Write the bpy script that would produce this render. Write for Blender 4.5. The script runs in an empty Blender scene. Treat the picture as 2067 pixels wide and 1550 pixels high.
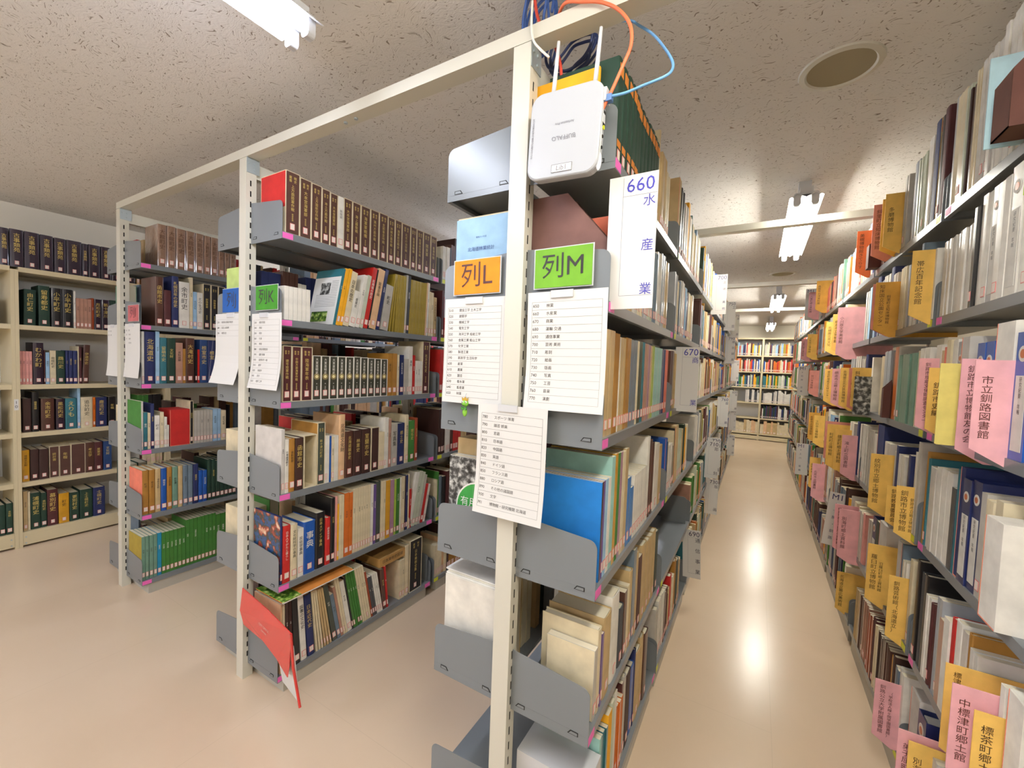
import bpy, math, random
from math import radians, sin, cos, pi
from mathutils import Matrix, Vector

S = bpy.context.scene
rnd = random.Random(7)

# ------------------------------------------------------------------ camera
YAW, PITCH, ROLL = 0.52977221, -0.04619486, -0.03661694
def cam_matrix():
    y, p, r = YAW, PITCH, ROLL
    Ry = Matrix(((cos(y), -sin(y), 0), (sin(y), cos(y), 0), (0, 0, 1)))
    Rp = Matrix(((1, 0, 0), (0, cos(p), -sin(p)), (0, sin(p), cos(p))))
    Rr = Matrix(((cos(r), 0, sin(r)), (0, 1, 0), (-sin(r), 0, cos(r))))
    R = Ry @ Rp @ Rr
    a, b, c = R.col[0], R.col[2], -R.col[1]
    return Matrix(((a[0], b[0], c[0], 0), (a[1], b[1], c[1], 0), (a[2], b[2], c[2], 1.48), (0, 0, 0, 1)))
cd = bpy.data.cameras.new('camera')
cam = bpy.data.objects.new('camera', cd)
S.collection.objects.link(cam)
cam.matrix_world = cam_matrix()
cd.sensor_fit = 'HORIZONTAL'; cd.sensor_width = 36.0
cd.lens = 843.6 / 2067 * 36.0
cd.clip_start = 0.02; cd.clip_end = 60
S.camera = cam

# ------------------------------------------------------------------ world, exposure
w = bpy.data.worlds.new('world'); S.world = w; w.use_nodes = True
w.node_tree.nodes['Background'].inputs[0].default_value = (1, .96, .9, 1)
w.node_tree.nodes['Background'].inputs[1].default_value = 0.02
vs = S.view_settings
vs.view_transform = 'Standard'; vs.look = 'None'; vs.gamma = 1.0; vs.use_curve_mapping = False
vs.exposure = 0.0
S.cycles.use_denoising = True
S.cycles.adaptive_threshold = 0.02; S.cycles.max_bounces = 7; S.cycles.diffuse_bounces = 4; S.cycles.glossy_bounces = 4
S.cycles.sample_clamp_indirect = 6.0
LAMP_WARM = (1.0, .965, .86); LAMP_COOL = (.78, .84, 1.0)
LAMP_E = 98.0

ZC = 2.57                       # ceiling height
# ------------------------------------------------------------------ materials
def lin(hexs):
    v = [int(hexs[i:i+2], 16) / 255 for i in (0, 2, 4)]
    return tuple((c / 12.92 if c <= .04045 else ((c + .055) / 1.055) ** 2.4) for c in v) + (1.0,)

def newmat(name):
    m = bpy.data.materials.new(name); m.use_nodes = True
    nt = m.node_tree
    return m, nt, nt.nodes['Principled BSDF']

def simple(name, hexs, rough=.5, metal=0.0, bump=0.0, scale=200, coat=0.0):
    m, nt, b = newmat(name)
    b.inputs['Base Color'].default_value = lin(hexs)
    b.inputs['Roughness'].default_value = rough
    b.inputs['Metallic'].default_value = metal
    b.inputs['Coat Weight'].default_value = coat
    tc = nt.nodes.new('ShaderNodeTexCoord')
    n = nt.nodes.new('ShaderNodeTexNoise'); n.inputs['Scale'].default_value = scale
    nt.links.new(tc.outputs['Object'], n.inputs['Vector'])
    if bump:
        bp = nt.nodes.new('ShaderNodeBump'); bp.inputs['Strength'].default_value = bump; bp.inputs['Distance'].default_value = .002
        nt.links.new(n.outputs['Fac'], bp.inputs['Height']); nt.links.new(bp.outputs['Normal'], b.inputs['Normal'])
    else:
        mx = nt.nodes.new('ShaderNodeMapRange'); mx.inputs['To Min'].default_value = rough * .85; mx.inputs['To Max'].default_value = min(1, rough * 1.15)
        nt.links.new(n.outputs['Fac'], mx.inputs['Value']); nt.links.new(mx.outputs['Result'], b.inputs['Roughness'])
    return m

def objcolor(name, rough, coat=0.0, bump=.1, scale=350, bdist=.001, source='object'):
    m, nt, b = newmat(name)
    if source == 'object':
        oi = nt.nodes.new('ShaderNodeObjectInfo'); col = oi.outputs['Color']
    else:
        at = nt.nodes.new('ShaderNodeAttribute'); at.attribute_name = 'Col'; col = at.outputs['Color']
    tc = nt.nodes.new('ShaderNodeTexCoord')
    n = nt.nodes.new('ShaderNodeTexNoise'); n.inputs['Scale'].default_value = scale; n.inputs['Detail'].default_value = 4
    nt.links.new(tc.outputs['Object'], n.inputs['Vector'])
    n2 = nt.nodes.new('ShaderNodeTexNoise'); n2.inputs['Scale'].default_value = 18; n2.inputs['Detail'].default_value = 5
    nt.links.new(tc.outputs['Object'], n2.inputs['Vector'])
    mr = nt.nodes.new('ShaderNodeMapRange'); mr.inputs['From Min'].default_value = .3; mr.inputs['From Max'].default_value = .7
    mr.inputs['To Min'].default_value = .86; mr.inputs['To Max'].default_value = 1.08
    nt.links.new(n2.outputs['Fac'], mr.inputs['Value'])
    mul = nt.nodes.new('ShaderNodeVectorMath'); mul.operation = 'SCALE'
    nt.links.new(col, mul.inputs[0]); nt.links.new(mr.outputs['Result'], mul.inputs['Scale'])
    nt.links.new(mul.outputs['Vector'], b.inputs['Base Color'])
    b.inputs['Roughness'].default_value = rough; b.inputs['Coat Weight'].default_value = coat; b.inputs['Coat Roughness'].default_value = .08
    bp = nt.nodes.new('ShaderNodeBump'); bp.inputs['Strength'].default_value = bump; bp.inputs['Distance'].default_value = bdist
    nt.links.new(n.outputs['Fac'], bp.inputs['Height']); nt.links.new(bp.outputs['Normal'], b.inputs['Normal'])
    return m

M = {}
M['cloth'] = objcolor('book_cloth', .62, bump=.25)
M['gloss'] = objcolor('book_gloss', .35, coat=.25, bump=.03)
M['vinyl'] = objcolor('clear_vinyl_jacket', .3, coat=1.0, bump=.9, scale=38, bdist=.006)
M['card'] = objcolor('card_stock', .8, bump=.15)
M['ink'] = objcolor('printing_ink', .5, bump=0.0)
M['vcol'] = objcolor('mixed_books', .6, bump=.1, source='attr')
M['pages'] = simple('page_edges', 'E6DDC4', .9, bump=.35, scale=900)
M['paper'] = simple('white_paper', 'DEDDDA', .75, scale=60)
M['labelw'] = simple('call_label_white', 'E9DCD2', .6)
M['labelr'] = simple('call_label_border', 'DD8B86', .6)
M['cream_metal'] = simple('cream_enamel', 'D3D0C2', .32, bump=.02, scale=500)
M['beige_metal'] = simple('beige_enamel', 'D6C8A4', .42, bump=.02, scale=500)
M['grey_metal'] = simple('grey_enamel', '777C80', .3, bump=.03, scale=700)
M['dark'] = simple('slot_dark', '14130F', .8)
M['zinc'] = simple('zinc_plate', 'B6C2C8', .42, metal=.55)
M['router_shell'] = simple('router_shell', 'B3B6BB', .35)
M['white_plastic'] = simple('white_plastic', 'CFD0D3', .35)
M['grey_plastic'] = simple('grey_print', '77767C', .5)
M['pink_tape'] = simple('pink_tape', 'F06CC0', .5)
M['yellow_tape'] = simple('yellow_tape', 'D6DC32', .5)
M['base_metal'] = simple('base_enamel', 'B9B5AA', .45)
M['board'] = simple('grey_board', 'B5B3AF', .9)

# walls
M['wall'] = simple('wall_paint', 'EDE6D6', .85, bump=.15, scale=260)
# floor: beige vinyl sheet with wear and faint seams
def floor_mat():
    m, nt, b = newmat('beige_vinyl')
    tc = nt.nodes.new('ShaderNodeTexCoord')
    n = nt.nodes.new('ShaderNodeTexNoise'); n.inputs['Scale'].default_value = 1.3; n.inputs['Detail'].default_value = 6
    nt.links.new(tc.outputs['Object'], n.inputs['Vector'])
    cr = nt.nodes.new('ShaderNodeValToRGB')
    cr.color_ramp.elements[0].position = .3; cr.color_ramp.elements[0].color = lin('DCC4A8')
    cr.color_ramp.elements[1].position = .7; cr.color_ramp.elements[1].color = lin('E3CDB2')
    nt.links.new(n.outputs['Fac'], cr.inputs['Fac'])
    # seams of the sheet every 0.9 m across, 1.8 m along
    br = nt.nodes.new('ShaderNodeTexBrick'); br.offset = .5
    br.inputs['Scale'].default_value = 1.0; br.inputs['Brick Width'].default_value = 1.8; br.inputs['Row Height'].default_value = .92
    br.inputs['Mortar Size'].default_value = .0016; br.inputs['Mortar Smooth'].default_value = .3
    mp = nt.nodes.new('ShaderNodeMapping'); mp.inputs['Rotation'].default_value = (0, 0, radians(90)); mp.inputs['Location'].default_value = (.2, -.13, 0)
    nt.links.new(tc.outputs['Object'], mp.inputs['Vector']); nt.links.new(mp.outputs['Vector'], br.inputs['Vector'])
    mix = nt.nodes.new('ShaderNodeMix'); mix.data_type = 'RGBA'; mix.blend_type = 'MULTIPLY'; mix.inputs['Factor'].default_value = 1
    mr0 = nt.nodes.new('ShaderNodeMapRange'); mr0.inputs['To Min'].default_value = 1; mr0.inputs['To Max'].default_value = .93
    nt.links.new(br.outputs['Fac'], mr0.inputs['Value'])
    nt.links.new(cr.outputs['Color'], mix.inputs['A']); nt.links.new(mr0.outputs['Result'], mix.inputs['B'])
    nt.links.new(mix.outputs['Result'], b.inputs['Base Color'])
    # scuffs: stretched noise in roughness
    mp2 = nt.nodes.new('ShaderNodeMapping'); mp2.inputs['Scale'].default_value = (1.2, 5, 1); mp2.inputs['Rotation'].default_value = (0, 0, .35)
    n2 = nt.nodes.new('ShaderNodeTexNoise'); n2.inputs['Scale'].default_value = 2.2; n2.inputs['Detail'].default_value = 8; n2.inputs['Roughness'].default_value = .65
    nt.links.new(tc.outputs['Object'], mp2.inputs['Vector']); nt.links.new(mp2.outputs['Vector'], n2.inputs['Vector'])
    mr = nt.nodes.new('ShaderNodeMapRange'); mr.inputs['From Min'].default_value = .35; mr.inputs['From Max'].default_value = .65
    mr.inputs['To Min'].default_value = .215; mr.inputs['To Max'].default_value = .24
    nt.links.new(n2.outputs['Fac'], mr.inputs['Value']); nt.links.new(mr.outputs['Result'], b.inputs['Roughness'])
    bp = nt.nodes.new('ShaderNodeBump'); bp.inputs['Strength'].default_value = .015; bp.inputs['Distance'].default_value = .004
    nt.links.new(n2.outputs['Fac'], bp.inputs['Height']); nt.links.new(bp.outputs['Normal'], b.inputs['Normal'])
    b.inputs['Specular IOR Level'].default_value = .9
    return m
M['floor'] = floor_mat()
# ceiling: fissured acoustic board
def ceil_mat():
    m, nt, b = newmat('acoustic_board')
    tc = nt.nodes.new('ShaderNodeTexCoord')
    wn = nt.nodes.new('ShaderNodeTexNoise'); wn.inputs['Scale'].default_value = 9; wn.inputs['Detail'].default_value = 2
    nt.links.new(tc.outputs['Object'], wn.inputs['Vector'])
    sc = nt.nodes.new('ShaderNodeVectorMath'); sc.operation = 'SCALE'; sc.inputs['Scale'].default_value = .16
    nt.links.new(wn.outputs['Color'], sc.inputs[0])
    ad = nt.nodes.new('ShaderNodeVectorMath'); ad.operation = 'ADD'
    nt.links.new(tc.outputs['Object'], ad.inputs[0]); nt.links.new(sc.outputs['Vector'], ad.inputs[1])
    mp = nt.nodes.new('ShaderNodeMapping'); mp.inputs['Scale'].default_value = (70, 200, 1); mp.inputs['Rotation'].default_value = (0, 0, radians(72))
    nt.links.new(ad.outputs['Vector'], mp.inputs['Vector'])
    n = nt.nodes.new('ShaderNodeTexNoise'); n.inputs['Scale'].default_value = 1.0; n.inputs['Detail'].default_value = 1.5
    nt.links.new(mp.outputs['Vector'], n.inputs['Vector'])
    cr = nt.nodes.new('ShaderNodeValToRGB')
    cr.color_ramp.elements[0].position = .64; cr.color_ramp.elements[0].color = lin('E4E0DB')
    cr.color_ramp.elements[1].position = .70; cr.color_ramp.elements[1].color = lin('94897D')
    nt.links.new(n.outputs['Fac'], cr.inputs['Fac'])
    nt.links.new(cr.outputs['Color'], b.inputs['Base Color'])
    b.inputs['Roughness'].default_value = .95
    f = nt.nodes.new('ShaderNodeTexNoise'); f.inputs['Scale'].default_value = 140; f.inputs['Detail'].default_value = 3
    nt.links.new(tc.outputs['Object'], f.inputs['Vector'])
    mm = nt.nodes.new('ShaderNodeMath'); mm.operation = 'MULTIPLY_ADD'; mm.inputs[1].default_value = -2.0
    nt.links.new(n.outputs['Fac'], mm.inputs[0]); nt.links.new(f.outputs['Fac'], mm.inputs[2])
    bp = nt.nodes.new('ShaderNodeBump'); bp.inputs['Strength'].default_value = .35; bp.inputs['Distance'].default_value = .0025
    nt.links.new(mm.outputs['Value'], bp.inputs['Height']); nt.links.new(bp.outputs['Normal'], b.inputs['Normal'])
    return m
M['ceiling'] = ceil_mat()

def emit(name, col, strength):
    m, nt, b = newmat(name)
    b.inputs['Base Color'].default_value = (.9, .9, .9, 1)
    b.inputs['Emission Color'].default_value = col + (1,)
    b.inputs['Emission Strength'].default_value = strength
    return m
M['tube_warm'] = emit('tube_glow_warm', LAMP_WARM, LAMP_E)
M['tube_cool'] = emit('tube_glow_cool', LAMP_COOL, LAMP_E*.55)

def photo_mat(name, stops, scale, seed):
    m, nt, b = newmat(name)
    tc = nt.nodes.new('ShaderNodeTexCoord')
    mp = nt.nodes.new('ShaderNodeMapping'); mp.inputs['Location'].default_value = (seed, seed * 2, 0)
    n = nt.nodes.new('ShaderNodeTexNoise'); n.inputs['Scale'].default_value = scale; n.inputs['Detail'].default_value = 6
    nt.links.new(tc.outputs['Object'], mp.inputs['Vector']); nt.links.new(mp.outputs['Vector'], n.inputs['Vector'])
    cr = nt.nodes.new('ShaderNodeValToRGB'); cr.color_ramp.interpolation = 'LINEAR'
    els = cr.color_ramp.elements
    while len(els) < len(stops): els.new(.5)
    for e, (p, c) in zip(els, stops): e.position = p; e.color = lin(c)
    nt.links.new(n.outputs['Fac'], cr.inputs['Fac']); nt.links.new(cr.outputs['Color'], b.inputs['Base Color'])
    b.inputs['Roughness'].default_value = .3
    return m
M['photo_a'] = photo_mat('photo_blue_people', [(.3, '101830'), (.42, '24508A'), (.5, '2A3A2A'), (.58, 'A03828'), (.66, 'D8B090'), (.75, 'E8E0D0')], 26, 3)
M['photo_b'] = photo_mat('photo_forest', [(.35, '101010'), (.48, '4A4A48'), (.58, 'A8A8A4'), (.7, 'DADAD6')], 55, 9)
M['photo_leaf'] = photo_mat('photo_leaves', [(.35, '1E3A10'), (.5, '5E8A2A'), (.62, 'B8CC6A'), (.75, 'F0F0D8')], 60, 5)

# ------------------------------------------------------------------ mesh helpers
COL = S.collection
class MB:
    def __init__(self): self.v = []; self.f = []; self.mi = []; self.c = []
    def add(self, vs_, fs, mi=0, col=None):
        o = len(self.v); self.v += [tuple(p) for p in vs_]
        for f in fs: self.f.append(tuple(i + o for i in f)); self.mi.append(mi); self.c.append(col)
        return self
    def box(self, x0, x1, y0, y1, z0, z1, mi=0, col=None):
        return self.add([(x0,y0,z0),(x1,y0,z0),(x1,y1,z0),(x0,y1,z0),(x0,y0,z1),(x1,y0,z1),(x1,y1,z1),(x0,y1,z1)],
            [(0,3,2,1),(4,5,6,7),(0,1,5,4),(1,2,6,5),(2,3,7,6),(3,0,4,7)], mi, col)
    def prism(self, poly, a0, a1, axis='y', mi=0):
        # poly in the two other axes (x,z for y ; x,y for z ; y,z for x)
        n = len(poly)
        def P(p, a):
            return (p[0], a, p[1]) if axis == 'y' else ((p[0], p[1], a) if axis == 'z' else (a, p[0], p[1]))
        vs_ = [P(p, a0) for p in poly] + [P(p, a1) for p in poly]
        fs = [tuple(range(n)), tuple(range(2*n-1, n-1, -1))] + [(i, i+n, (i+1) % n + n, (i+1) % n) for i in range(n)]
        if axis == 'z': fs = [tuple(reversed(f)) for f in fs]
        if axis == 'x': fs = [tuple(reversed(f)) for f in fs]
        return self.add(vs_, fs, mi)
    def tube(self, pts, r, seg=8, mi=0, cap=True):
        pts = [Vector(p) for p in pts]; rings = []; o = len(self.v)
        prev = None
        for i, p in enumerate(pts):
            t = (pts[min(i+1, len(pts)-1)] - pts[max(i-1, 0)]).normalized()
            if prev is None:
                u = t.orthogonal().normalized()
            else:
                u = (prev - t * prev.dot(t)).normalized()
            prev = u; v = t.cross(u)
            rr = r[i] if isinstance(r, (list, tuple)) else r
            for k in range(seg):
                a = 2*pi*k/seg
                self.v.append(tuple(p + u*cos(a)*rr + v*sin(a)*rr))
        for i in range(len(pts)-1):
            for k in range(seg):
                a = o+i*seg+k; b = o+i*seg+(k+1) % seg
                self.f.append((a, b, b+seg, a+seg)); self.mi.append(mi); self.c.append(None)
        if cap:
            self.f.append(tuple(o+k for k in range(seg-1, -1, -1))); self.mi.append(mi); self.c.append(None)
            e = o+(len(pts)-1)*seg
            self.f.append(tuple(e+k for k in range(seg))); self.mi.append(mi); self.c.append(None)
        return self
    def ball(self, c, rx, ry, rz, n=14, m=9, mi=0):
        o = len(self.v)
        self.v.append((c[0], c[1], c[2]-rz))
        for i in range(1, m):
            th = pi*i/m
            for k in range(n):
                a = 2*pi*k/n
                self.v.append((c[0]+rx*sin(th)*cos(a), c[1]+ry*sin(th)*sin(a), c[2]-rz*cos(th)))
        self.v.append((c[0], c[1], c[2]+rz)); top = len(self.v)-1
        def F(f): self.f.append(f); self.mi.append(mi); self.c.append(None)
        for k in range(n): F((o, o+1+(k+1) % n, o+1+k))
        for i in range(m-2):
            for k in range(n):
                a = o+1+i*n+k; b = o+1+i*n+(k+1) % n
                F((a, b, b+n, a+n))
        for k in range(n): F((top, o+1+(m-2)*n+k, o+1+(m-2)*n+(k+1) % n))
        return self
    def mesh(self, name, mats, smooth=False):
        me = bpy.data.meshes.new(name)
        me.from_pydata(self.v, [], self.f)
        for m in (mats if isinstance(mats, (list, tuple)) else [mats]): me.materials.append(m)
        me.polygons.foreach_set('material_index', self.mi)
        if smooth: me.polygons.foreach_set('use_smooth', [True]*len(self.f))
        if any(c is not None for c in self.c):
            ca = me.color_attributes.new('Col', 'FLOAT_COLOR', 'CORNER')
            data = []
            for f, c in zip(self.f, self.c):
                for _ in f: data += list(c or (.5, .5, .5, 1))
            ca.data.foreach_set('color', data)
        me.update()
        return me
    def build(self, name, mats, parent=None, color=None, smooth=False):
        return link(name, self.mesh(name, mats, smooth), parent, color)

def link(name, me, parent=None, color=None):
    o = bpy.data.objects.new(name, me); COL.objects.link(o)
    if parent is not None: o.parent = parent
    if color is not None: o.color = color
    return o
def empty(name, loc=(0, 0, 0), rot=(0, 0, 0)):
    o = bpy.data.objects.new(name, None); COL.objects.link(o); o.location = loc; o.rotation_euler = rot; o.empty_display_size = .05
    return o
def tag(o, label, cat, group=None, kind=None):
    o['label'] = label; o['category'] = cat
    if group: o['group'] = group
    if kind: o['kind'] = kind
    return o
def structure(o): o['kind'] = 'structure'; return o
def rounded(x0, x1, z0, z1, r, n=5, corners=(1, 1, 1, 1)):
    # counter-clockwise from lower-left; corners = ll, lr, ur, ul
    out = []
    for (cx, cz, a0, k) in ((x0+r, z0+r, pi, 0), (x1-r, z0+r, 1.5*pi, 1), (x1-r, z1-r, 0, 2), (x0+r, z1-r, .5*pi, 3)):
        if corners[k]:
            out += [(cx+r*cos(a0+.5*pi*i/n), cz+r*sin(a0+.5*pi*i/n)) for i in range(n+1)]
        else:
            out.append(((x0, z0), (x1, z0), (x1, z1), (x0, z1))[k])
    return out

# ------------------------------------------------------------------ writing
TS = bpy.data.scenes.new('type_setting')
_glyph = {}
def glyphs(s, vert=False, align='CENTER'):
    """outline of the writing as 2-D mesh data, character height 1"""
    key = (s, vert, align)
    if key in _glyph: return _glyph[key]
    cu = bpy.data.curves.new('writing', 'FONT')
    cu.body = '\n'.join(s) if vert else s
    cu.align_x = align; cu.align_y = 'CENTER'; cu.size = 1.0; cu.resolution_u = 2
    cu.space_line = 1.02
    ob = bpy.data.objects.new('writing', cu); TS.collection.objects.link(ob)
    vl = TS.view_layers[0]; vl.update()
    dg = vl.depsgraph; dg.update()
    me = bpy.data.meshes.new_from_object(ob.evaluated_get(dg), depsgraph=dg)
    v = [(p.co.x, p.co.y) for p in me.vertices]; f = [tuple(p.vertices) for p in me.polygons]
    bpy.data.meshes.remove(me); bpy.data.objects.remove(ob); bpy.data.curves.remove(cu)
    _glyph[key] = (v, f)
    return v, f
def write(mb, s, origin, size, ux, uy, vert=False, align='CENTER', sx=1.0, mi=0, fit=None):
    v, f = glyphs(s, vert, align)
    if not v: return
    o = Vector(origin); ux = Vector(ux); uy = Vector(uy)
    if fit:
        wid = max(p[0] for p in v)-min(p[0] for p in v); hei = max(p[1] for p in v)-min(p[1] for p in v)
        size = min(size, fit[0]/max(wid, .01), fit[1]/max(hei, .01))
    mb.add([o+ux*(p[0]*size*sx)+uy*(p[1]*size) for p in v], f, mi)

PAL = {  # key: (colour words, albedo)
 'brn': ('brown', '54342A'), 'red': ('red', 'C1241F'), 'wht': ('white', 'E9E5DB'), 'tea': ('teal', '2E6F7A'), 'ylw': ('yellow', 'F0AE1E'),
 'crm': ('cream', 'E0D2B0'), 'pgr': ('pale green', 'C6CDB8'), 'blk': ('black', '1B191B'), 'pch': ('peach', 'E2B98E'), 'nvy': ('navy blue', '1F2A5C'),
 'gry': ('light grey', 'BDB8AE'), 'olv': ('olive yellow', 'A68F34'), 'dgr': ('dark grey', '44474C'), 'tan': ('tan', 'C9AE7E'), 'mar': ('maroon', '4E1F20'),
 'ogr': ('dark olive', '3B3A2C'), 'och': ('ochre', 'A9782F'), 'lgy': ('pale grey', 'CDC8C2'), 'dbr': ('dark brown', '3B2019'), 'dgg': ('dark grey-green', '424A40'),
 'blu': ('blue', '1F55A8'), 'pkb': ('pinkish brown', 'B28672'), 'grn': ('green', '3D7A2E'), 'rst': ('rust', '9A4424'), 'pnk': ('pink', 'E7A39B'),
 'org': ('orange', 'CE6A1C'), 'vio': ('violet', '6A5290'), 'mus': ('mustard', 'D0981F'), 'mau': ('mauve', 'A97F93'), 'lim': ('lime green', 'A4BE4A'),
 'bgy': ('blue-grey', '6C7D8C'), 'btn': ('bronze brown', '8E6E58'), 'lbl': ('light blue', '9FC4E2'), 'dgn': ('dark green', '18382A'), 'dbl': ('deep blue', '1C3E72'),
 'ggn': ('grey-green', '6E9480'), 'cyn': ('cyan', '1887AE'), 'plm': ('plum-black', '2C1A2B'), 'aqu': ('pale aqua', '9CC9C0'), 'sal': ('salmon', 'E07A62'),
 'slv': ('silver grey', 'A7ABB0'), 'whg': ('off-white', 'D8D4CB'), 'plg': ('pale lime', 'C6DC84'), 'brb': ('bright blue', '1878C6'), 'gol': ('gold', 'C9A653'),
}
def C(k): return lin(PAL[k][1])
INK_GOLD = lin('D8BE6A'); INK_BLACK = lin('25201C'); INK_WHITE = lin('EFEBE0'); INK_BLUE = lin('3F3FA8'); INK_BROWN = lin('5A3A20'); INK_GREY = lin('5E5C5A')
LIGHT = set('wht crm pgr pch gry olv tan lgy ylw pnk lbl aqu whg slv lim mus mau pkb org sal och ggn bgy'.split())
ORD = ['', 'first', 'second', 'third', 'fourth', 'fifth', 'sixth', 'seventh', 'eighth', 'ninth', 'tenth', 'eleventh', 'twelfth', 'thirteenth', 'fourteenth',
 'fifteenth', 'sixteenth', 'seventeenth', 'eighteenth', 'nineteenth', 'twentieth']
for tens, nm in ((20, 'twenty'), (30, 'thirty'), (40, 'forty'), (50, 'fifty'), (60, 'sixty'), (70, 'seventy')):
    if tens > 20: ORD.append({30: 'thirtieth', 40: 'fortieth', 50: 'fiftieth', 60: 'sixtieth', 70: 'seventieth'}[tens])
    ORD += [nm+'-'+ORD[i] for i in range(1, 10)]
SHELF_WORD = ['top', 'second', 'third', 'fourth', 'fifth', 'bottom']
# ------------------------------------------------------------------ books
POOL = ['北海道史', '開拓史', '文化財', '郷土史', '考古学', '民俗誌', '年報', '研究紀要', '調査報告書', '資料目録', '埋蔵文化財', '産業史', '町史', '林業史', '図書目録', '統計書']

def shell_u(mb, d, th, h, tb, round_=True):
    """a cover: two boards and a spine, bent in one piece; spine faces +x at x=0"""
    y = th/2; r = min(.004, th*.35) if round_ else min(.0008, th*.2)
    outer = [(-d, -y), (-r, -y), (-r*.3, -y*.78 if round_ else -y+r*.3), (0, -y*.35), (0, y*.35), (-r*.3, y*.78 if round_ else y-r*.3), (-r, y), (-d, y)]
    yi = max(y-tb, y*.3)
    inner = [(-d, -yi), (-r-tb, -yi), (-tb-r*.3, -yi*.78), (-tb, -yi*.35), (-tb, yi*.35), (-tb-r*.3, yi*.78), (-r-tb, yi), (-d, yi)]
    n = len(outer); v = []
    for z in (0, h): v += [(x, yy, z) for x, yy in outer] + [(x, yy, z) for x, yy in inner]
    f = []
    B = 2*n
    for i in range(n-1):
        f.append((i, i+1, B+i+1, B+i))                         # outside
        f.append((n+i+1, n+i, B+n+i, B+n+i+1))                 # inside
        f.append((i+1, i, n+i, n+i+1))                         # bottom rim
        f.append((B+i, B+i+1, B+n+i+1, B+n+i))                 # top rim
    f.append((0, B, B+n, n)); f.append((n-1, 2*n-1, B+2*n-1, B+n-1))
    mb.add(v, f)

def case_shell(mb, d, th, h, t):
    """a slip case open on the +x side"""
    y = th/2
    o = [(-d, -y, 0), (0, -y, 0), (0, y, 0), (-d, y, 0), (-d, -y, h), (0, -y, h), (0, y, h), (-d, y, h)]
    i = [(-d+t, -y+t, t), (0, -y+t, t), (0, y-t, t), (-d+t, y-t, t), (-d+t, -y+t, h-t), (0, -y+t, h-t), (0, y-t, h-t), (-d+t, y-t, h-t)]
    f = [(0, 3, 2, 1), (4, 5, 6, 7), (0, 1, 5, 4), (2, 3, 7, 6), (3, 0, 4, 7)]
    f += [tuple(8+k for k in reversed(q)) for q in f]
    f += [(1, 2, 10, 9), (2, 6, 14, 10), (6, 5, 13, 14), (5, 1, 9, 13)]
    mb.add(o+i, f)

COUNT = {}
KIND_N = {}
ROWNAME = {'K': "row K", 'I': "the wall-side rack", 'W': "the wall case", 'M': "row M", 'R': "the right-hand rack", 'L': "row L", 'J': "row J", 'H': "the wall-side rack's far face", 'N': "row M's second bay"}
FROM = {'K': 'from the front', 'I': 'from the front', 'W': 'from the upright', 'M': 'from the front', 'R': 'from the front', 'L': 'from the front', 'J': 'from the front', 'H': 'from the front', 'N': 'from the front'}
def poss(r): return r+"'s" if not r.endswith('s') else r+"'"
def place_words(row, shelf, n):
    own = {'N': "row M's second bay", 'H': "the wall-side rack's far face"}
    if row == 'N': return f"{ORD[n]} along the {SHELF_WORD[shelf]} shelf of row M's second bay"
    if row == 'R': return f"{ORD[n]} along the {SHELF_WORD[shelf]} shelf of the aisle's museum-file rack"
    if row == 'H': return f"{ORD[n]} from the front, {SHELF_WORD[shelf]} shelf facing the wall case"
    if row == 'I': return f"{ORD[n]} from the post, {SHELF_WORD[shelf]} shelf of the wall-side rack"
    return f"{ORD[n]} {FROM[row]} on {poss(ROWNAME[row])} {SHELF_WORD[shelf]} shelf"

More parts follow.
